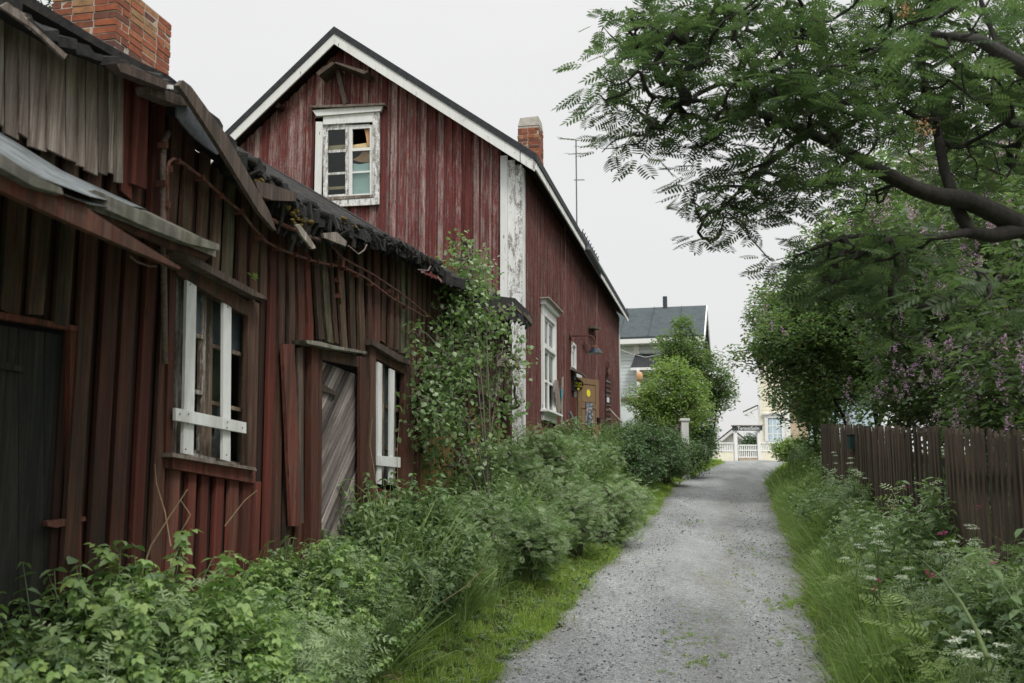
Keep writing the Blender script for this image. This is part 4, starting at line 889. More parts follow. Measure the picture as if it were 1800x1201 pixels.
# wall lamp on a goose arm
BR = WP(1003,591,.05); lamp = hthing('wall_lamp', 'rusty swan neck wall lamp with dark enamel shade above the brown door', 'lamp')
bs = BR.y; bz = BR.z; MB().tube([(.05,bs,bz),(.075,bs,bz)], .10, 14).build('bracket_plate', M['rust'], lamp)
MB().tube([(.07,bs,bz),(.45,bs,bz+.0),(.56,bs,bz-.02),(.62,bs,bz-.09),(.635,bs,bz-.2),(.635,bs,bz-.26)], .016, 8).build('arm', M['rust'], lamp, True)
MB().lathe((.635,bs,bz-.30), [(.0,.07),(.05,.06),(.09,.0),(.085,-.02)], 18).build('neck', M['rust'], lamp, True)
MB().lathe((.635,bs,bz-.32), [(.08,.02),(.12,-.03),(.18,-.10),(.185,-.11)], 22).build('lamp_shade', M['enamel'], lamp, True); MB().lathe((.635,bs,bz-.32), [(.07,.01),(.11,-.035),(.17,-.105),(.183,-.112)], 22).build('shade_lining', M['lampwhite'], lamp, True)
MB().tube([(.06,bs,bz-.3),(.42,bs,bz-.0)], .006, 5).build('stay', M['rust'], lamp); MB().box((.05,bs-.03,bz-.42),(.06,bs+.03,bz-.12)).build('rust_plate', M['rust'], lamp)
# house chimney
c_ = at(910,250,23.); lc = loc(c_.x,c_.y)
def cap(core):
    o0, o1, s0, s1, z = lc.x, lc.x+.52, lc.y, lc.y+.60, 10.22
    MB().add([(o0+.02,s0+.02,z),(o1-.02,s0+.02,z),(o1-.02,s1-.02,z),(o0+.02,s1-.02,z),(o0+.06,s0+.06,z+.2),(o1-.05,s0+.06,z+.2),(o1-.05,s1-.06,z+.2),(o0+.06,s1-.06,z+.2)],[(0,1,5,4),(1,2,6,5),(2,3,7,6),(3,0,4,7),(4,5,6,7)]) if 0 else None
    mb = MB(); mb.add([(o0+.0,s0+.0,z),(o1-.0,s0+.0,z),(o1-.0,s1,z),(o0+.0,s1,z),(o0+.05,s0+.05,z+.22),(o1-.03,s0+.05,z+.24),(o1-.03,s1-.05,z+.24),(o0+.05,s1-.05,z+.22)],[(0,1,5,4),(1,2,6,5),(2,3,7,6),(3,0,4,7),(4,5,6,7),(3,2,1,0)]); mb.build('chimney_cap', M['concrete'], core)
chimney(house, lc.x, lc.x+.52, lc.y, lc.y+.60, 8.1, 10.22, .26, .0865, cap)
# mast
mst = hthing('antenna_mast', 'thin grey antenna pole rising from the eave of the red house', 'antenna'); b_ = WP(1013,300,RE.x-.1); t_ = WP(1013,248,RE.x-.1)
MB().tube([(RE.x-.1,b_.y,RE.z-.05),(RE.x-.1,b_.y,t_.z)], .018, 6).build('pole', M['zinc'], mst); MB().beam((RE.x-.16,b_.y,WP(1013,316,RE.x-.1).z),(RE.x+.10,b_.y,WP(1013,317,RE.x-.1).z),.02,.015).build('crossbar', M['zinc'], mst)
# leaning poles
def pole(name, label, a, b, r, m, cat='pole'): 
    o = MB().tube([a, a.lerp(b,.5), b], r, 7).build(name, m); return tag(o, label, cat)
def gp(o_, s_, z_): return glob(o_, s_, z_)
a_ = WP(1001,724,.12); b_ = WP(1029,785,.75); pole('leaning_pole', 'grey metal pipe leaning against the wall left of the brown door', gp(.12,a_.y,a_.z), gp(.75,a_.y+.4,2.0), .032, M['zinc'])
pole('broom_handle', 'short grey and tan stick propped low at the foot of the brown door', at(1045,764,23.6), at(1052,796,23.2), .024, M['grey'])
pole('wooden_stick', 'thin weathered stick leaning on the far end of the red side wall', at(1071,719,30), at(1092,742,29.4), .028, M['grey'])
# ================================================================== PICKET FENCE (right)
fence = thing('picket_fence', 'brown picket fence along the right verge, overhung by lilac leaves', 'fence')
pm = []
for i in range(4):
    h_ = 1.62+.03*i; mb = MB(); w_ = .036-.001*i
    mb.prism([(-w_,0,-.35),(w_,0,-.35),(w_*.96,0,h_-.07),(w_*.45,0,h_-.012),(-w_*.4,0,h_),(-w_*.97,0,h_-.06)], (0,.026,0)); pm.append(mb.mesh('picket', M['picket']))
fy = 4.6; fa = math.atan2(1, .179)
while fy < 20.5:
    turn = fy > 17.1; fx = 3.857+.179*(fy-7.5) if not turn else 5.576+.23*(fy-17.1)
    tz = 2.10+.0625*(fy-7.5); i = random.randrange(4)
    link('picket', pm[i], fence, (fx, fy, tz-(1.62+.03*i)+random.uniform(-.02,.02)), (random.gauss(0,.005), random.gauss(0,.006), fa+random.gauss(0,.015)), (random.uniform(.96,1.04),1,1))
    fy += .165*random.uniform(.98,1.02)
for dz in (-.35,-1.2):
    MB().beam((3.857+.179*(4.5-7.5)+.05,4.5,2.1-.19+dz),(5.576+.05,17.1,2.1+.6+dz),.09,.04).build('rail', M['picket'], fence)
    MB().beam((5.576+.05,17.1,2.7+dz),(6.35+.05,20.5,2.9+dz),.09,.04).build('rail', M['picket'], fence)
for y in (5.2,7.6,10,12.4,14.8,17.1,20.3):
    x = 3.857+.179*(y-7.5)+.12 if y < 17.2 else 6.45; MB().box((x-.05,y-.05,.2),(x+.05,y+.05,2.0+.0625*(y-7.5))).build('post', M['picket'], fence)
bx = at(1502,778,15.4); mbx = thing('fence_box', 'small dark green box hung on the brown picket fence', 'box', None, tuple(bx))
MB().box((-.12,-.16,-.10),(.12,-.02,.10)).build('case', plain('dark green box', (.02,.045,.045), .5, .1, 5, bmp=0), mbx); MB().box((-.13,-.17,.10),(.13,-.01,.115)).build('lid', M['black'], mbx); MB().tube([(0,-.06,-.10),(0,-.06,-.35)], .025, 6).build('pipe_stub', M['black'], mbx)
# ================================================================== FAR HOUSES
def frame(name, label, cat, x, y, rz=0., z=None): return thing(name, label, cat, None, (x, y, float(H(x,y)) if z is None else z), rz)
def bbox(name, a, b, m, par, **kw): return MB().box(a, b).build(name, M[m], par, **kw)
# grey house behind the red one; local x along its eave, -y faces the camera
c_ = at(1238,594,45.); gh = frame('grey_house', 'pale grey two storey house with dark felt roof behind the red house', 'house', c_.x, 45., -.235, 2.4); ez = c_.z-2.4; rz_ = at(1235,541,48.3).z-2.4
bbox('wall', (-13,.3,-1.5),(-.35,7,ez-.1), 'paleblue', gh)
for i in range(36): MB().box((-13,.27-.012*(i%2),.2+i*.165),(-.36,.30,.2+i*.165+.15)).build('siding_board', M['paleblue'], gh)
mb = MB().prism([(-13.2,-.25,ez),(-.0,-.25,ez),(-.0,3.4,rz_),(-13.2,3.4,rz_)], (0,0,.12)); mb.prism([(-13.2,7.2,ez),(0,7.2,ez),(0,3.4,rz_),(-13.2,3.4,rz_)], (0,0,.12)); mb.build('roof', M['slate'], gh)
for i in range(9): q = -1.2-i*1.35; MB().beam((q,-.24,ez+.13),(q,3.38,rz_+.13),.05,.03).build('roof_seam', M['slate'], gh)
bbox('eave_board', (-13.2,-.27,ez-.2),(0.0,-.2,ez+.02), 'trimwhite', gh); bbox('eave_board', (-13.2,-.2,ez-.22),(0,.3,ez-.17), 'trimwhite', gh)
MB().prism([(.0,-.27,ez-.15),(.0,3.4,rz_-.1),(.0,3.4,rz_+.12),(.0,-.27,ez+.1)], (.05,0,0)).build('barge_board', M['trimwhite'], gh); MB().prism([(.0,7.2,ez-.15),(.0,3.4,rz_-.1),(.0,3.4,rz_+.12),(.0,7.2,ez+.1)], (.05,0,0)).build('barge_board', M['trimwhite'], gh)
MB().prism([(-.36,.3,ez-.2),(-.36,6.9,ez-.2),(-.36,3.4,rz_-.1)], (.05,0,0)).build('gable', M['paleblue'], gh)
MB().tube([(at(1142,545,48.3).x-c_.x,3.3,rz_-.4),(at(1142,545,48.3).x-c_.x,3.3,at(1142,519,48.3).z-2.4)], .11, 10).build('flue', M['slate'], gh)
X_ = lambda px: (px-900)/1750*45.-c_.x; Z_ = lambda py: at(1200,py,45.).z-2.4
bbox('post', (X_(1115),.2,Z_(648)),(X_(1125),.26,ez-.2), 'trimwhite', gh); bbox('post', (X_(1210),.2,Z_(648)),(X_(1217),.26,ez-.2), 'trimwhite', gh); bbox('post', (X_(1222),.2,Z_(648)),(X_(1231),.26,ez-.2), 'trimwhite', gh)
MB().prism([(X_(1118),.2,Z_(618)),(X_(1172),.2,Z_(618)),(X_(1172),-.5,Z_(645)),(X_(1112),-.5,Z_(645))], (0,0,-.08)).build('awning', M['roofblack'], gh)
bbox('awning_rail', (X_(1112),-.55,Z_(650)),(X_(1175),-.48,Z_(645.5)), 'trimwhite', gh)
bbox('window', (X_(1127),.22,Z_(690)),(X_(1150),.26,Z_(652)), 'glass', gh); bbox('window_back', (X_(1127),.262,Z_(690)),(X_(1150),.268,Z_(652)), 'tanwall', gh)
bbox('porch_post', (X_(1123),-.6,Z_(760)),(X_(1128),-.5,Z_(650)), 'trimwhite', gh); bbox('railing', (X_(1085),-.65,Z_(702)),(X_(1130),-.5,Z_(698)), 'grey', gh); bbox('porch_wall', (X_(1080),-.5,-1),(X_(1135),-.4,Z_(702)), 'paleblue', gh)
ln = at(1124,663,43.9); o = MB().lathe((0,0,0), [(.03,.24),(.11,.20),(.155,.08),(.155,-.08),(.11,-.19),(.04,-.22)], 14).build('lantern', M['lantern'], None, True, loc=tuple(ln)); tag(o, 'round peach coloured paper lantern hanging by the grey house porch', 'lantern')
tag(MB().tube([at(1086,613,44.2), at(1110,622,44.2), at(1135,628,44.3), at(1165,622,44.4)], .015, 4).build('cable', M['whitenew']), 'thin white cable drooping across the front of the grey house', 'cable')
for px, nm in ((1203,'a'),):
    q = at(px,740,33.); t = thing('gate_pillar', 'white painted wooden pillar half hidden in shrubs left of the lane', 'pillar', None, (q.x,33.,float(H(q.x,33.))))
    MB().box((-.12,-.12,-.2),(.12,.12,q.z-float(H(q.x,33.)))).build('shaft', M['trimwhite'], t); MB().box((-.16,-.16,q.z-float(H(q.x,33.))),(.16,.16,q.z-float(H(q.x,33.))+.08)).build('cap', M['trimwhite'], t); MB().beam((-.9,0,1.0),(-.12,0,1.9),.08,.05).build('brace', M['grey'], t)
# yellow house at the end of the lane
YD = 62.; base = 3.1; A = lambda px, py, Y=YD: at(px,py,Y)
yh = thing('yellow_house', 'tall cream yellow wooden house with white corner boards at the end of the lane', 'house', None, (A(1360,810).x,YD,base), -.33); ox = A(1360,810).x
x_ = lambda px, Y=YD: (px-900)/1750*Y*1.0-ox
zz = lambda py, Y=YD: at(1350,py,Y).z-base
bbox('wall', (x_(1333),0,-.5),(x_(1387),7,zz(625)), 'cream', yh)
for i in range(28): MB().box((x_(1338),-.02+.008*(i%2),.05+i*.22),(x_(1379),0.,.05+i*.22+.2)).build('siding_board', M['cream'], yh)
for a, b in ((1333,1338),(1379,1387)): bbox('corner_board', (x_(a),-.06,0),(x_(b),-.0,zz(625)), 'trimwhite', yh)
mb = MB().prism([(x_(1325),-.4,zz(625)),(x_(1396),-.4,zz(625)),(x_(1360),-.4,zz(600))], (0,7.8,0)); mb.build('roof', M['roofblack'], yh)
MB().prism([(x_(1387),.0,-.5),(x_(1425,66),4.,-.5),(x_(1425,66),4.,zz(640)),(x_(1387),.0,zz(640))], (0,.2,0)).build('side_wall', M['tanwall'], yh)
for a, b, c, d in ((1344,1350,728,785),(1372,1378,728,785),(1343,1379,728,735),(1342,1380,776,782)): bbox('window_casing', (x_(a),-.12,zz(d)),(x_(b),-.03,zz(c)), 'trimwhite', yh)
bbox('window_crown', (x_(1341),-.2,zz(729)),(x_(1381),-.03,zz(726)), 'trimwhite', yh)
bbox('window', (x_(1350),-.04,zz(777)),(x_(1372),-.03,zz(735)), 'enamel', yh); 
pw = (x_(1372)-x_(1350))/3; 
for i in range(3):
    for j in range(3):
        z1 = zz(735)-(zz(735)-zz(777))*j/3; z0 = zz(735)-(zz(735)-zz(777))*(j+1)/3; MB().box((x_(1350)+pw*i+.03,-.062,z0+.03),(x_(1350)+pw*(i+1)-.03,-.055,z1-.03)).build('pane', M['bluewall'], yh)
for i in (1,2): bbox('glazing_bar', (x_(1350)+pw*i-.03,-.075,zz(777)),(x_(1350)+pw*i+.03,-.05,zz(735)), 'trimwhite', yh); bbox('glazing_bar', (x_(1350),-.077,zz(735)-(zz(735)-zz(777))*i/3-.03),(x_(1372),-.052,zz(735)-(zz(735)-zz(777))*i/3+.03), 'trimwhite', yh)
MB().prism([(x_(1309),-.7,zz(726)),(x_(1334),-.7,zz(715)),(x_(1334),-.7,zz(712.5)),(x_(1309),-.7,zz(723.5))], (0,1.6,0)).build('porch_roof', M['roofblack'], yh)
MB().prism([(x_(1309),-.72,zz(731)),(x_(1334),-.72,zz(719)),(x_(1334),-.72,zz(715)),(x_(1309),-.72,zz(726))], (0,.1,0)).build('porch_fascia', M['trimwhite'], yh)
MB().beam((x_(1312),-.6,zz(729)),(x_(1333),-.5,zz(737)),.12,.1).build('bracket', M['trimwhite'], yh); MB().beam((x_(1322),-.6,zz(725)),(x_(1333),-.5,zz(736)),.1,.08).build('bracket', M['trimwhite'], yh)
# gate, terrace fence and sign
FD = 58.; fz = lambda px, py: at(px,py,FD)
def tf(name, label, a, b, top=779):
    t = thing(name, label, 'fence', 'cream railings beside the lane-end gate', tuple(fz((a+b)/2,810))); p0 = Vector(t.location)
    q = lambda px, py: (fz(px,py)-p0)
    L = q(a,810).x; R_ = q(b,810).x; n = int((R_-L)/.13)
    for i in range(n): MB().box((L+i*(R_-L)/n,-.02,-.1),(L+(i+.94)*(R_-L)/n,.02,q(a,794).z)).build('board', M['cream'], t)
    for i in range(n): MB().box((L+(i+.1)*(R_-L)/n,-.02,q(a,794).z+.03),(L+(i+.62)*(R_-L)/n,.02,q(a,780).z)).build('baluster', M['trimwhite'], t)
    MB().box((L,-.05,q(a,794).z),(R_,.05,q(a,794).z+.06)).build('rail', M['trimwhite'], t); MB().box((L,-.07,q(a,780).z),(R_,.07,q(a,780).z+.07)).build('top_rail', M['trimwhite'], t)
tf('terrace_railing', 'cream boarded railing left of the white gate', 1257, 1290); tf('terrace_railing', 'cream boarded railing right of the white gate, before the yellow house', 1334, 1370)
gt = thing('white_gate', 'low white slatted gate at the end of the lane', 'gate', None, tuple(fz(1314,808))); p0 = Vector(gt.location); q = lambda px, py: fz(px,py)-p0
n = 10; L, R_ = q(1298,800).x, q(1331,800).x
for i in range(n): MB().box((L+(i+.1)*(R_-L)/n,-.02,q(1300,804).z),(L+(i+.6)*(R_-L)/n,.02,q(1300,783).z)).build('slat', M['trimwhite'], gt)
for y in (783,792,804): MB().box((L,-.04,q(1300,y).z-.03),(R_,.04,q(1300,y).z+.04)).build('rail', M['trimwhite'], gt)
MB().box((L,-.25,-.1),(R_,.25,q(1300,806).z)).build('step', M['tanwall'], gt)
pr = thing('gate_arch', 'gate frame of white posts carrying a dark sign beam above the lane-end gate', 'gateway', None, tuple(fz(1314,810))); p0 = Vector(pr.location)
for a, b in ((1291,1296.5),(1332,1337)): MB().box((q(a,800).x,-.1,-.2),(q(b,800).x,.1,q(a,757).z)).build('post', M['trimwhite'], pr)
MB().box((q(1288,750).x,-.16,q(1288,757).z),(q(1339,750).x,.16,q(1288,749.5).z)).build('beam', M['slate'], pr); MB().box((q(1286,750).x,-.22,q(1288,749.5).z),(q(1340,750).x,.22,q(1288,747.8).z)).build('beam_cap', M['grey'], pr)
sg = thing('gate_sign', 'long dark sign with pale letters on the beam above the white gate', 'sign', None, tuple(fz(1314,753.5)))
MB().box((-.72,-.20,-.12),(.72,-.165,.12)).build('sign_board', M['slate'], sg)
link('lettering', text('lettering', 'TerassiSalin', .27, M['trimwhite'], Matrix.Translation((0,-.203,0)) @ ROTX), sg)
bh = thing('gable_cabin', 'small white gabled cabin behind the left railing of the gate', 'cabin', None, tuple(at(1287,800,72.)), -.2); p0 = Vector(bh.location); q = lambda px, py: at(px,py,72.)-p0
MB().prism([q(1263,812),q(1312,812),q(1312,776),q(1287,757),q(1263,776)], (0,4,0)).build('wall', M['trimwhite'], bh)
for a, b in (((1287,753),(1256,778)),((1287,753),(1318,779))):
    A0, A1 = q(*a), q(*b); MB().prism([A0,A1,A1+Vector((0,0,-.12)),A0+Vector((0,0,-.12))], (0,4.6,0)).build('roof', M['roofblack'], bh, loc=(0,-.4,0)); MB().prism([A0+Vector((0,0,-.12)),A1+Vector((0,0,-.12)),A1+Vector((0,0,-.35)),A0+Vector((0,0,-.35))], (0,.1,0)).build('barge_board', M['trimwhite'], bh, loc=(0,-.42,0))
for i in range(5): MB().box((q(1270,0).x,-.03,q(1287,776).z+i*.22),(q(1304,0).x,0,q(1287,776).z+i*.22+.015)).build('siding_line', M['tanwall'], bh) if i < 2 else None
fl = thing('flag', 'small blue, red and yellow flag on a white pole by the yellow house', 'flag', None, tuple(at(1392,712,55.))); MB().tube([(-.35,0,.25),(.1,0,-.05)], .025, 6).build('flagpole', M['trimwhite'], fl)
def cloth(x0, x1, z0, z1, m):
    mb = MB(); n = 6; vs_ = []
    for i in range(n+1):
        x = lerp(x0,x1,i/n); y = .05*math.sin(i*1.4); vs_ += [(x,y,z0-.04*i/n),(x,y,z1-.04*i/n)]
    mb.add(vs_, [(2*i,2*i+2,2*i+3,2*i+1) for i in range(n)]); mb.build('cloth', M[m], fl)
cloth(.12,.36,.45,.95,'flagblue'); cloth(.02,.18,-.1,.15,'flagred'); cloth(.18,.32,-.08,.16,'yellow')
bb = thing('blue_house', 'light blue house seen through the trunks above the picket fence', 'house', None, tuple(at(1480,800,46.)), -.33); p0 = Vector(bb.location); q = lambda px, py: at(px,py,46.)-p0
MB().prism([q(1425,830),q(1540,830),q(1540,690),q(1425,690)], (0,5,0)).build('wall', M['bluewall'], bb); MB().prism([q(1422,692),q(1545,692),q(1538,682),q(1430,682)], (0,5.6,0)).build('roof', M['slate'], bb, loc=(0,-.3,0))
# ================================================================== TREES
def img_targets(ells, n):                     # crown volume: ellipses in elevation, each with its own depth range
    w = np.array([e[2]*e[3]*e[6] for e in ells], float); w /= w.sum(); out = []
    for k in RNG.choice(len(ells), n, p=w):
        cx, cy, rx, ry, y0, y1, _ = ells[k]; a = RNG.uniform(0,6.283); r = RNG.uniform(0,1)**.5
        out.append(tuple(at(cx+rx*r*math.cos(a), cy+ry*r*math.sin(a), RNG.uniform(y0,y1))))
    return np.array(out)
def V4(p, r): return (p[0],p[1],p[2],r)
# rowan overhanging the lane from the right
L1 = [(5.0,7.2,.5,.2),(4.75,7.1,1.6,.17),(4.35,6.9,2.7,.15),V4(at(1860,420,6.7),.10),V4(at(1800,400,6.6),.078),V4(at(1745,372,6.5),.070),V4(at(1700,352,6.4),.062),V4(at(1650,345,6.3),.057),V4(at(1610,332,6.2),.052),V4(at(1545,300,6.1),.044),V4(at(1480,262,6.0),.034),V4(at(1420,232,5.9),.034),V4(at(1350,205,5.8),.024),V4(at(1260,180,5.7),.014),V4(at(1150,170,5.6),.008)]
L2 = [V4(at(1800,400,6.6),.07),V4(at(1745,415,6.5),.05),V4(at(1705,408,6.45),.045),V4(at(1684,370,6.5),.042),V4(at(1660,300,6.6),.036),V4(at(1640,190,6.8),.028),V4(at(1610,90,7.0),.02),V4(at(1590,-40,7.2),.012)]
L3 = [(4.35,6.9,2.7,.12),V4(at(1880,260,7.2),.09),V4(at(1790,225,7.3),.055),V4(at(1720,160,7.4),.04),V4(at(1650,80,7.6),.028),V4(at(1560,-20,7.8),.014)]
L4 = [V4(at(1705,408,6.45),.03),V4(at(1640,418,6.2),.022),V4(at(1560,410,6.0),.017),V4(at(1480,418,5.8),.012),V4(at(1400,450,5.6),.008)]
L5 = [V4(at(1480,262,6.0),.028),V4(at(1430,180,6.3),.022),V4(at(1370,90,6.6),.016),V4(at(1310,-10,6.9),.01)]
L6 = [V4(at(1420,232,5.9),.014),V4(at(1350,290,5.7),.014),V4(at(1290,345,5.6),.010),V4(at(1240,400,5.5),.006)]
L7 = [(4.35,6.9,2.7,.10),(4.3,6.0,3.8,.08),V4(at(1800,120,4.2),.04),V4(at(1720,70,3.4),.02),V4(at(1640,60,2.9),.01)]
E_ = [(1680,90,180,150,6.0,8.5,1.8),(1740,230,110,110,6.6,8.5,1.2),(1500,130,140,130,5.2,7.5,1.4),(1340,70,150,90,5,7,1.4),(1330,180,140,60,5,6.6,1.2),(1180,45,140,60,5.4,7,1.6),(1140,140,100,60,5.4,6.6,1.2),(1180,235,110,45,5.4,6.4,1.3),(1075,255,55,16,5.5,6,.5),(1060,175,40,16,5.5,6,.4),(1275,330,70,50,5.2,6.2,1.1),(1255,395,80,25,5.2,6,1.5),(1330,360,60,40,5.2,6.2,.9),(1400,300,90,80,5,6.8,1.1),(1350,60,60,60,5,7,.5),(1470,480,120,55,5.2,7,1.3),(1560,450,120,50,5.2,7,.6),(1720,510,80,50,4.4,5.6,.5),(1600,560,90,40,5,6,.35),(1400,400,50,30,5.3,6.2,.5),(1510,330,60,70,5.2,7,.8),(1200,350,35,12,5.4,5.8,.2),(1660,250,70,80,7,9,1.2)]
T = img_targets(E_, 690)
far = np.concatenate([T, img_targets([(1700,-150,300,120,4,9,1),(1400,-120,250,90,5,8,1),(2050,150,150,300,5,9,1)], 170)])
near = np.array([tuple(at(*q)) for q in ((1620,65,3.0),(1665,85,3.),(1715,50,3.1))])
Tn = np.concatenate([far, near])
lp = shoots(Tn, 6, .12); lp = lp+np.array([0,0,.02]); nl = len(lp); cen = np.repeat(Tn, 6, 0); dv = lp-cen
lf_ = leaves('foliage', TP, lp, M['rowanleaf'], .135, (-.55,.25), .35, np.arctan2(dv[:,1],dv[:,0])+RNG.normal(0,.4,nl), sv=.25)
rw = make_tree('rowan_tree', 'dark rowan tree leaning over the lane from behind the picket fence at right', 'tree', (5.0,7.2,.4), [L1,L2,L3,L4,L5,L6,L7], Tn, [('foliage', lf_)], 'bark', rmin=.0028, k=.47)
for q in (at(1618,220,5.2), at(1632,232,5.25), at(1592,14,4.2)):
    P_ = np.array([tuple(q)]*60)+RNG.normal(0,.022,(60,3)); me = leaves('faded_blossom', TS, P_, M['treeleaf'], .012, (-1,1), 1., shade=np.full(60,1.3)); me.transform(Matrix.Translation(-Vector((5.0,7.2,.4)))); me.materials[0] = M['tan']; link('faded_blossom', me, rw)
# lilacs and trees behind the fence
def lilac(label, base, blobs, n, per, lsz, blooms=0, mat='lilacleaf', cat='shrub', name='lilac_bush', T=TM, stems=6, group='lilacs behind the picket fence', bark='greybark'):
    tg = in_blobs(blobs, n); bz = float(H(base[0],base[1])); tr = []
    for i in range(stems):
        a = i*2.1+random.random(); b0 = (base[0]+.25*math.cos(a), base[1]+.25*math.sin(a), bz-.1); tt = blobs[i % len(blobs)]
        m1 = (lerp(b0[0],tt[0],.3)+random.uniform(-.2,.2), lerp(b0[1],tt[1],.3)+random.uniform(-.2,.2), lerp(bz,tt[2],.5)); m2 = (lerp(b0[0],tt[0],.8), lerp(b0[1],tt[1],.8), lerp(bz,tt[2],.95))
        tr.append([(*b0,.05),(*m1,.035),(*m2,.02)])
    P_ = shoots(tg, per, max(lsz*2.6,.2)); fs = [('foliage', leaves('foliage', T, P_, M[mat], lsz, (-.7,.35), .5, shade=np.clip(RNG.uniform(0,1,len(P_)),0,1)))]
    if blooms:
        ki = RNG.choice(len(blobs), blooms); Bq = np.array(blobs)[ki]; dq = RNG.normal(0,1,(blooms,3))+np.array([-.7,-1.0,.75]); dq /= np.linalg.norm(dq,axis=1)[:,None]; c = Bq[:,:3]+dq*Bq[:,3:6]*1.06+dq*.12; q = []
        for cc in c:
            d = np.array([random.gauss(0,.3),random.gauss(0,.3),1.]); d /= np.linalg.norm(d)
            for j in range(46): u = random.random(); q.append(cc+d*u*.24+RNG.normal(0,.05*(1.1-u),3))
        q = np.array(q); fs.append(('blossom', leaves('blossom', TS, q, M['lilacflower'], .036, (-1,1), 1.)))
    return make_tree(name, label, cat, (base[0],base[1],bz), tr, tg, fs, bark, group, rmin=.005)
lilac('flowering lilac nearest the camera behind the fence at right edge', (6.2,9.5), [(5.9,9.6,3.2,1.3,1.6,1.5),(5.4,9.0,2.4,.8,1.2,.9),(6.8,10.2,4.6,1.4,1.6,1.2)], 620, 30, .095, 110)
lilac('tall flowering lilac behind the middle of the picket fence', (7.6,13.2), [(7.2,13.,3.6,1.5,1.8,1.7),(6.5,12.6,5.2,1.3,1.6,1.3),(8.6,13.6,5.2,1.8,1.8,1.6),(6.6,13,2.6,.9,1.5,.8)], 800, 30, .105, 190)
lilac('wide flowering lilac behind the far part of the picket fence', (8.2,17.6), [(7.6,17.4,4.2,1.5,1.9,1.7),(6.9,17.,5.6,1.3,1.6,1.3),(9.6,18,5.4,2,2,2.1),(7.,17.5,3.,.9,1.6,.7)], 850, 30, .115, 90)
lilac('big dark green tree overhanging the lane beyond the fence', (8.9,24.5), [(7.9,24.5,6.1,1.5,2.2,1.4),(6.7,24.,5.2,1.0,1.7,.65),(8.9,25,7.4,1.6,2,1.4),(8.6,24.5,4.9,1.5,2,1.4),(10.4,25,7.4,2,2,2.4),(6.1,24,4.9,.75,1.,.6),(7.0,24,4.2,.9,1.,.6),(7.4,24.3,3.7,.5,.8,.5)], 1150, 36, .115, 14, 'treeleaf', 'tree', 'broadleaf_tree', TM, 5, None, 'bark')
lilac('round leafy tree with small trunk at the far end of the fence', (9.6,30.5), [(9.2,30.,5.0,1.6,1.8,1.8),(8.5,30,6.6,1.4,1.6,1.4),(10.5,31,7.,2,2,2.2),(8.85,29.5,4.2,.8,1.2,.8),(8.45,28.2,4.2,.6,.9,.9),(8.55,28.,3.2,.5,.8,.8)], 1000, 34, .12, 20, 'treeleaf', 'tree', 'broadleaf_tree', TM, 4, None, 'bark')
lilac('dark woodland tree rising behind the lilacs at far right', (14.5,20), [(13.5,20,6,3.4,3,3.4),(12,18,9,2.8,3,3),(16,21,8,3,3,4)], 900, 30, .2, 0, 'treeleaf', 'tree', 'woodland_tree', TS, 5, None, 'bark')
lilac('dark woodland tree filling the gap behind the lilac trunks', (15.5,31), [(14,31,6,3.2,3,3.2),(13,30,9.5,3,3,3.4),(17,31,9,3,3,4)], 900, 30, .24, 0, 'treeleaf', 'tree', 'woodland_tree', TS, 5, None, 'bark')
tag(link('bird_cherry_sapling', plant_mesh('sapling', 2, 2.6, TB, .13, 'brightleaf', 9, 3, .1, (-.3,.3), 'stem', .06, .55), None, (5.75,11.2,.9)), 'pale stemmed sapling with fresh leaves poking above the fence', 'sapling')
# spruce above the shed roof, far left
sp0 = (-9.3,18.,1.); tg = in_blobs([(-9.4,18,9.6,1.6,1.6,2.6),(-9.4,18,6.5,2.2,2.2,2.2)], 600); P_ = shoots(tg, 14, .3)
make_tree('spruce_tree', 'green tree top showing above the shed roof left of the big brick chimney', 'tree', sp0, [[(-9.3,18,1,.2),(-9.4,18,6,.12),(-9.4,18,11,.03)]], tg, [('foliage', leaves('foliage', TN, P_, M['conifer'], .14, (-.5,.6), .8))])
# young birch against the shed
bb_ = Vector(glob(.8,-5.3)); bz = float(H(bb_.x,bb_.y)); BE = [(815,480,42,60,12.7,13.4,1.7),(825,530,55,40,12.6,13.4,1.2),(865,470,20,30,13.2,13.8,.3),(800,545,55,50,12.2,13.1,1.1),(870,585,50,50,12.8,14.0,1.),(780,615,60,50,11.9,12.8,1.5),(860,650,65,45,12.8,14.,1.2),(770,690,60,50,11.6,12.6,1.8),(860,730,60,50,12.8,14,.9),(745,730,40,60,11.2,12.0,1.3),(790,780,80,50,11.8,12.8,1.5),(905,640,15,20,13.6,14.2,.2)]
BE += [(738,600,22,40,11.2,11.9,.5),(722,665,20,50,11.,11.6,.6),(905,590,18,25,13.6,14.2,.4),(765,530,18,30,11.9,12.5,.35)]; tg = img_targets(BE, 560); tr = []
for i, (px, py) in enumerate(((822,425),(850,450),(760,600),(885,600),(735,690),(830,560))):
    e = at(px,py,12.9 if px > 790 else 12.0); b0 = (bb_.x+random.uniform(-.25,.25), bb_.y-.3+random.uniform(-.2,.2), bz-.1); m_ = (lerp(b0[0],e.x,.35), lerp(b0[1],e.y,.5), lerp(bz,e.z,.5)); tr.append([(*b0,.015),(*m_,.010),(*e,.004)])
P_ = shoots(tg, 10, .20); make_tree('birch_sapling', 'young multi stemmed birch growing against the shed before the ochre doors', 'tree', (bb_.x,bb_.y-.3,bz), tr, tg, [('foliage', leaves('foliage', T_leaf(.82,.06,.1), P_, M['birchleaf'], .066, (-1.2,.2), .7))], 'greybark', rmin=.0025)
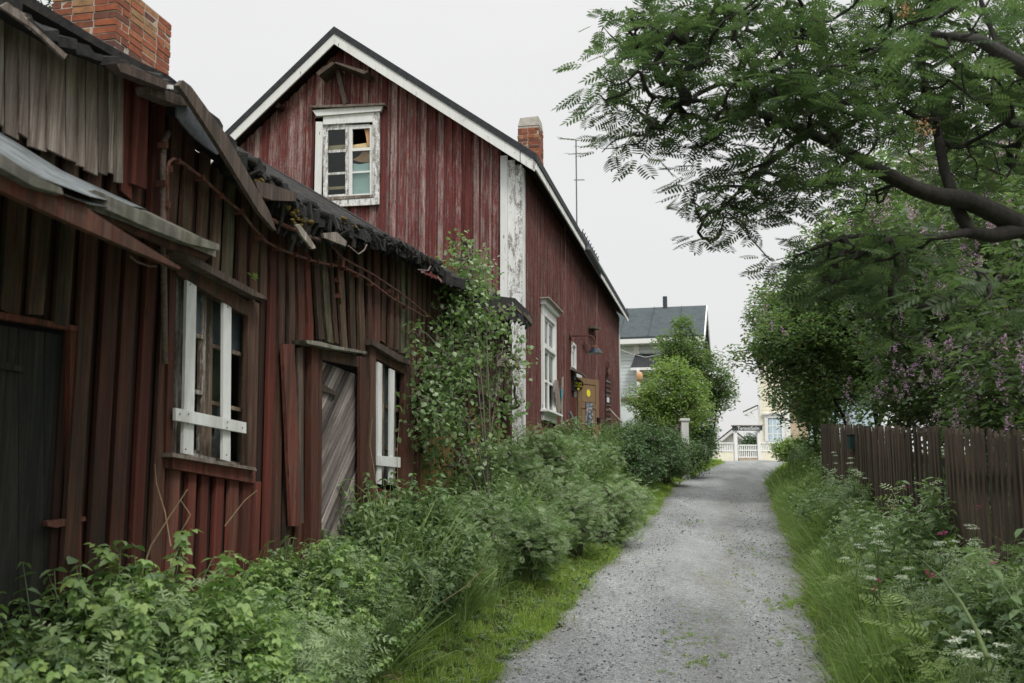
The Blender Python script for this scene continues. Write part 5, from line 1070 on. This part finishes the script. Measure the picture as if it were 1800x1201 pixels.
# shrubs: named individuals -------------------------------------------------------------
def shrub(label, x, y, r, h, n, lsz, mat, T=TS, per=12, name='leafy_shrub', group=None, cat='shrub', squash=1.):
    z = float(H(x,y)); bl = [(x,y,z+h*.45,r,r*squash,h*.42)]+[(x+random.uniform(-.5,.5)*r, y+random.uniform(-.5,.5)*r*squash, z+h*random.uniform(.45,.75), r*.6, r*.6*squash, h*.3) for _ in range(4)]
    return lilac(label, (x,y), bl, n, per, lsz, 0, mat, cat, name, T, 4, group)
SP = 'grey green bushes along the left verge'
lf2 = T_pinnate(4,.34,.5)
for lab, px, py, Y, r, h, n in (('fine leaved bush at the foot of the red house corner',935,0,17.2,.8,1.55,260),('rounded bush below the tall white side window',975,0,19.2,.75,1.4,230),('bush in front of the broom handle by the brown door',1020,0,21.2,.8,1.25,230),
      ('bush beside the gravel between birch and house corner',985,0,14.8,.75,1.2,240),('bulging verge bush nearest the lane below the house corner',1050,0,16.6,.8,1.15,260),('bush touching the gravel under the brown door',1080,0,19.8,.75,1.05,220),
      ('bushy growth right of the birch stems',885,0,14.6,.75,1.45,260),('low bush in front of the birch',835,0,11.8,.65,1.1,240),('verge bush left of the birch near the second shed window',755,0,10.6,.6,.95,220),('spreading verge bush before the birch, lane side',905,0,12.4,.65,1.0,240)):
    shrub(lab, (px-900)/1750*Y, Y, r, h*.88, int(n*1.2), .085, 'spirea', lf2, 13, 'verge_bush', SP)
for lab, px, Y, r, h, n, m, sz in (('dark rounded bush right of the brown door',1125,27.5,1.2,1.75,420,'darkleaf',.09),('dark bush in front of the brown door corner',1100,24.5,.9,1.35,300,'darkleaf',.085),('green bush below the white pillar',1165,30.,1.0,1.5,320,'nettle',.09),
      ('low bush on the grassy bend of the lane',1195,33.5,1.0,1.3,300,'nettle',.09),('small tree like bush right of the white pillar',1222,40.,.75,1.5,220,'darkleaf',.10),('hazy green bush by the left railing of the gate',1243,54.,.6,2.2,120,'nettle',.14),('green bush against the right railing before the yellow house',1388,48.,1.0,1.3,320,'brightleaf',.12),('green bush behind the white gate',1322,66.,1.2,1.9,160,'darkleaf',.15)):
    shrub(lab, (px-900)/1750*Y, Y, r, h, n, sz, m, TM, 26)
lilac('bright yellow green bush before the grey house', (6.0,37.), [(6.0,37,5.2,1.2,1.2,.95),(6.6,36.8,4.6,.95,1.2,.9),(5.4,37,4.6,.9,1,.8),(6.0,37,5.9,.7,.8,.5),(6.1,36.8,3.9,1.0,1.,.7)], 420, 30, .11, 0, 'brightleaf', 'shrub', 'bright_bush', TM, 5, None)
lilac('darker small tree right of the bright bush before the grey house', (7.5,40.), [(7.1,40,6.7,1.0,1.2,1.0),(6.6,40,7.1,.9,1,.8),(8.0,40,6.0,.8,1.,1.0),(8.45,40,5.3,.6,.8,.7),(7.6,40,4.7,.8,1.,.7),(6.9,40,7.9,.4,.5,.6)], 460, 30, .12, 0, 'treeleaf', 'tree', 'small_tree', TM, 4, None)
lilac('leafy growth hugging the far corner of the red house', (4.75,36.5), [(4.85,36.5,4.6,.7,.8,1.0),(5.3,36.5,3.8,.8,.8,.8)], 160, 22, .10, 0, 'brightleaf', 'shrub', 'corner_bush', TM, 4, None)
# distant tree mass behind everything
for lab, x, y, r, h in (('distant hazy tree behind the gate cabin',12.,95.,3.,5.),('distant tree beyond the yellow house',27.,80.,5.,9.),('distant tree behind the blue house',36.,70.,6.,11.)):
    shrub(lab, x, y, r, h, 260, .35, 'treeleaf', TS, 12, 'distant_tree', None, 'tree')
# ================================================================== GROUND COVER
def area(n, y0, y1, fx0, fx1, pw=1.):
    y = RNG.uniform(0,1,n)**pw*(y1-y0)+y0; t = RNG.uniform(0,1,n); a = np.array([fx0(v) for v in y]); b = np.array([fx1(v) for v in y]); x = a+(b-a)*t
    k = b > a; x, y = x[k], y[k]; return np.stack([x, y, H(x,y)], 1)
wallx = lambda y: P0[0]+(y-18)*.2133+.12
ce = lambda v: float(np.interp(v, [2,5,8,10,12,14,18,24,36,50], [-1.25,-1.25,-1.2,-.62,.0,.55,1.15,2.4,4.9,8.]))   # lane side edge of the tall growth
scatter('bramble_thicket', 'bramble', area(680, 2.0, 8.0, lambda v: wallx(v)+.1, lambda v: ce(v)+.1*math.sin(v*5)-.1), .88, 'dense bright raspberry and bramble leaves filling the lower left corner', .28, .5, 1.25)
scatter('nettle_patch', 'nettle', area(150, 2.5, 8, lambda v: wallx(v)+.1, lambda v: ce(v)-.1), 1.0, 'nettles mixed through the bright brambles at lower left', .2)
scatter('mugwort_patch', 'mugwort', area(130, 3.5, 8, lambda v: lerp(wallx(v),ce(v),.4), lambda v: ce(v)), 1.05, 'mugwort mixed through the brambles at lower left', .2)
scatter('bramble_thicket', 'dark', area(230, 3.4, 11, lambda v: wallx(v), lambda v: wallx(v)+.7), 1.0, 'dark leaved bramble growing close against the shed boards', .2)
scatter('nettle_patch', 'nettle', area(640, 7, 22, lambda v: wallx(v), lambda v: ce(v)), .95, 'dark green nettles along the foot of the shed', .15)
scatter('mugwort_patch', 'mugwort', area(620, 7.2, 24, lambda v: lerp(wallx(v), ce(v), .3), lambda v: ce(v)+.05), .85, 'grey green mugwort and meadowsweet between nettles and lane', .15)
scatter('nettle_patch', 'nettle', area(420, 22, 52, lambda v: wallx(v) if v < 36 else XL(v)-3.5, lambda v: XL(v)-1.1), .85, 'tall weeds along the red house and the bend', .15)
lx = lambda v: XL(v)-.02+abs(random.gauss(0,.06))
scatter('lawn_grass', 'lawn', area(4600, 5.5, 30, lambda v: ce(v)-.3, lambda v: lx(v)+.10, .8), 1., 'short bright green grass strip along the left gravel edge', .25, .45, 1.5)
scatter('lawn_grass', 'lawn', area(1500, 28, 50, lambda v: XL(v)-1.7, lambda v: lx(v)+.12), 1.5, 'short grass at the left of the lane bend', .15)
scatter('meadow_grass', 'meadow', area(700, 6.5, 28, lambda v: ce(v)-.25, lambda v: ce(v)+.12), .55, 'longer grass at the foot of the left bushes', .2)
rx0 = lambda v: XR(v)+.0-abs(random.gauss(0,.07)); fxx = lambda v: (3.857+.179*(v-7.5)-.05) if v < 17.1 else XR(v)+1.6
scatter('meadow_grass', 'meadow', area(9500, 3.2, 30, lambda v: rx0(v)+.2, lambda v: fxx(v), .75), 1.05, 'lush meadow grass between gravel and fence', .3, .45, 1.35)
scatter('lawn_grass', 'lawn', area(2600, 3., 40, rx0, lambda v: rx0(v)+.45, .85), 1.4, 'short grass fringe along the right gravel edge', .2)
scatter('wild_herbs', 'fine', area(900, 3.2, 24, lambda v: rx0(v)+.5, fxx), 1.0, 'feathery cow parsley leaves in the right verge', .25, .5, 1.3)
scatter('wild_herbs', 'mugwort', area(260, 3.2, 26, lambda v: rx0(v)+.6, fxx), .7, 'grey green meadowsweet leaves in the right verge', .25, .5, 1.3)
scatter('nettle_patch', 'nettle', area(230, 5, 24, lambda v: fxx(v)-.6, lambda v: fxx(v)-.02), 1.15, 'nettles and willowherb against the picket fence', .15)
scatter('bramble_thicket', 'dark', area(90, 4, 9, lambda v: fxx(v)-.6, lambda v: fxx(v)), 1.1, 'dark raspberry leaves at the near end of the fence', .2)
scatter('mugwort_patch', 'mugwort', area(110, 4, 18, lambda v: fxx(v)-.7, lambda v: fxx(v)), 1.15, 'tall grey green weeds in front of the pickets', .2)
scatter('wild_herbs', 'nettle', area(500, 20, 50, lambda v: XR(v)+.5, lambda v: XR(v)+3.), .9, 'weeds at the right of the lane bend', .15)
scatter('nettle_patch', 'dark', area(500, 6, 30, lambda v: fxx(v)+.4, lambda v: fxx(v)+5), 1.2, 'undergrowth below the lilacs behind the fence', .2)
scatter('clover', 'clover', area(1500, 5.5, 26, lambda v: ce(v)-.1, lambda v: lx(v)+.05), 1., 'clover and plantain leaves in the left grass strip', .2)
scatter('clover', 'clover', area(900, 4, 26, lambda v: rx0(v)-.05, lambda v: rx0(v)+.4), 1., 'clover and plantain leaves at the right gravel edge', .2)
scatter('dry_grass', 'dry', area(260, 5.5, 24, lambda v: ce(v)-.25, lambda v: lx(v)), .6, 'dead straw blades among the left grass', .4)
scatter('dry_grass', 'dry', area(260, 3.5, 24, lambda v: rx0(v), fxx), 1.2, 'dead straw blades among the right verge', .3)
scatter('meadow_grass', 'meadow', area(900, 7.5, 26, lambda v: ce(v)-.9, lambda v: ce(v)+.05), 1.5, 'tall seeding grass growing through the left bushes', .3, .5, 1.3)
scatter('nettle_patch', 'nettle', area(240, 9, 26, lambda v: ce(v)-.8, lambda v: ce(v)), 1.15, 'tall nettle shoots rising between the left bushes', .2, .6, 1.3)
# weeds pushing up through the gravel
pp = []
for cx_, cy_, rr, n in ((1235,1020,25,60),(1250,1085,30,45),(1215,1120,25,30),(1225,1150,30,25),(1390,1060,20,35),(1400,1120,25,30),(1240,1000,18,30),(1290,980,60,25),(1225,915,14,14)):
    for _ in range(n):
        px, py = random.gauss(cx_,rr), random.gauss(cy_,rr*.5); y = 8.
        for _k in range(12): d_ = ray(px,py); zg = float(pathz(0,y)); y = y*.4+.6*((zg-EYE)/d_[2]*d_[1])
        x = d_[0]*y/d_[1]
        if XL(y) < x < XR(y): pp.append((x,y,float(np.interp(y,PY,PZ))+.02))
scatter('gravel_weeds', 'lawn', np.array(pp), .38, 'sparse grass tufts sprouting through the gravel', .2)
# loose stones
V = []; Fc = []; n = 16000
y = 5.5+RNG.uniform(0,1,n)**1.6*22; t = RNG.uniform(-.03,1.03,n); x = XL(y)+(XR(y)-XL(y))*t; r = RNG.gamma(2.,.0022,n)+.004; r[RNG.uniform(0,1,n) < .008] *= 2.
ang = RNG.uniform(0,6.28,n); k = 0
octv = np.array([(1,0,0),(0,1,0),(-1,0,0),(0,-1,0),(.1,.1,.7),(0,0,-.5)]); octf = np.array([(0,1,4),(1,2,4),(2,3,4),(3,0,4),(1,0,5),(2,1,5),(3,2,5),(0,3,5)])
R = rots(ang, RNG.normal(0,.3,n), RNG.normal(0,.3,n)); sc3 = RNG.uniform(.6,1.4,(n,1,3)); Vv = np.einsum('nij,nkj->nki', R, octv[None]*sc3)*r[:,None,None]+np.stack([x,y,np.interp(y,PY,PZ)+.03],1)[:,None,:]
def pebblemat():
    m, nt, b, _ = newmat('mixed loose stones'); a_ = N(nt, 'Attribute', attribute_name='shade'); nt.links.new(ramp(nt, a_.outputs['Fac'], [(0,(.09,.095,.10)),(.4,(.25,.255,.27)),(.85,(.38,.38,.39)),(1,(.55,.53,.50))]), b.inputs['Base Color']); b.inputs['Roughness'].default_value = .9; return m
o = link('loose_stones', npmesh('loose_stones', Vv.reshape(-1,3), (octf[None]+(np.arange(n)*6)[:,None,None]).reshape(-1,3), pebblemat(), np.repeat(RNG.uniform(0,1,n),6)), stuff=True)
tag(o, 'loose crushed stones lying on the gravel lane', None); o['category'] = 'stones'
# straw patch at the left front edge
q = at(672,1168,8.3); 
mb = MB()
for i in range(420):
    a = random.uniform(0,6.28); rr = random.random()**.6; x = q.x+.28*rr*math.cos(a); y = 8.2+.34*rr*math.sin(a); z = float(H(x,y))+random.uniform(.0,.04); l = random.uniform(.05,.16); b_ = random.uniform(0,6.28)
    mb.beam((x,y,z),(x+l*math.cos(b_),y+l*math.sin(b_),z+random.uniform(-.01,.02)),random.uniform(.004,.014),.002)
o = mb.build('straw_litter', M['straw'], stuff=True); tag(o, 'bleached straw and wood litter on the verge at bottom left', None); o['category'] = 'litter'
# cow parsley and small flowers
def parsley(label, px, py, Y, h, hs=1.):
    top = at(px,py,Y); bx_, by_ = top.x+random.uniform(-.12,.12), Y+random.uniform(-.05,.1); bz_ = float(H(bx_,by_)); t = thing('cow_parsley', label, 'flower', 'white cow parsley in the right verge', (bx_,by_,bz_)); b0 = Vector((bx_,by_,bz_)); e = top-b0
    mb = MB(); mb.tube([(0,0,0), e*.5+Vector((.02,0,0)), e*.8], [.006,.005,.003], 5); hd = []
    for i in range(random.randint(3,5)):
        c = e+Vector((random.uniform(-.07,.07)*hs, random.uniform(-.06,.06)*hs, random.uniform(-.12,.06)*hs)); mb.tube([e*.8, c-Vector((0,0,.02))], [.003,.002], 4); hd.append(c)
    mb.build('stalk', M['stem'], t)
    for c in hd:
        n_ = 60; r_ = RNG.uniform(0,1,n_)**.5*.036*hs; a_ = RNG.uniform(0,6.28,n_); P_ = np.stack([c.x+r_*np.cos(a_), c.y+r_*np.sin(a_), c.z-r_**2*4+RNG.normal(0,.004,n_)], 1)
        link('umbel', leaves('umbel', TS, P_, M['umbel'], .014, (-.3,.3), .4), t)
for lab, px, py, Y in (('tallest white umbel at the middle of the right verge',1545,920,9.),('white umbel just under the tallest one',1540,945,8.6),('white umbel leaning toward the gravel',1500,970,8.2),('white umbel low in the grass centre of the verge',1530,1002,7.6),('white umbel right of the verge centre',1592,1003,7.),
      ('white umbel below the dark pickets',1665,965,7.2),('second white umbel below the dark pickets',1660,948,7.4),('white umbel in front of the rightmost pickets',1712,930,7.3),('white umbel near the bottom right corner',1705,1115,5.2),('lower white umbel near the bottom right corner',1690,1140,5.),('rightmost white umbel at the bottom',1735,1125,5.3),
      ('small white umbel by the fence box',1500,808,14.),('small white umbel left of the fence box',1465,800,15.),('small white umbel below the fence box',1510,825,13.)):
    parsley(lab, px, py, Y, .8)
mb = []
P_ = []
for px, py, Y in ((1653,939,7.3),(1660,937,7.3),(1745,989,6.2),(1628,1006,6.8),(1640,1012,6.8),(1536,1037,7.2),(1565,890,10),(1575,893,10),(1592,858,11.5),(1546,1020,7.2),(1720,890,8.)):
    for _ in range(7): P_.append(tuple(at(px+random.gauss(0,2),py+random.gauss(0,2),Y)))
o = link('pink_campion', leaves('pink_campion', TS, np.array(P_), M['pink'], .022, (-1,1), 1.), stuff=True); tag(o, 'scattered tiny pink campion flowers in the right verge', None); o['category'] = 'flowers'
tag(MB().tube([at(1735,1155,4.6),at(1715,1105,4.9),at(1690,1060,5.2),at(1655,1015,5.5),at(1620,985,5.8)], [.012,.011,.009,.006,.003], 6).build('thick_stalk', M['stem'], None, True), 'thick dark green leaning hogweed stalk in the right verge', 'stalk')
# dry canes in the left thicket
for lab, pts, r in (('dry forked cane rising before the black door',((225,1080),(265,960),(300,905),(330,860)),.006),('thin dry cane in front of the dark red boards',((300,960),(290,900),(275,850),(272,815)),.004),('dry cane bowed over left of the first window',((310,950),(335,905),(318,880)),.003),('dry cane leaning before the window sill',((395,925),(430,880),(452,862)),.003),
      ('broken pale stem lying over the mugwort',((760,1070),(820,1030),(850,1000)),.006),('pale bent stem on the dark weeds',((640,1130),(700,1080),(745,1062)),.005),('yellow dry stalk before the second window',((700,885),(698,800),(702,740)),.003),('thin dry stalk between diagonal door and window',((668,890),(650,780),(655,735)),.003)):
    Y = 6.1 if pts[0][0] < 400 else 7. if pts[0][0] < 600 else 9.3 if r > .004 else 10.
    tag(MB().tube([at(x,y,Y) for x,y in pts], [r*1.2-i*r*.25 for i in range(len(pts))], 5).build('dry_cane', M['drystem']), lab, 'cane', 'dry canes and stalks in the left weeds')
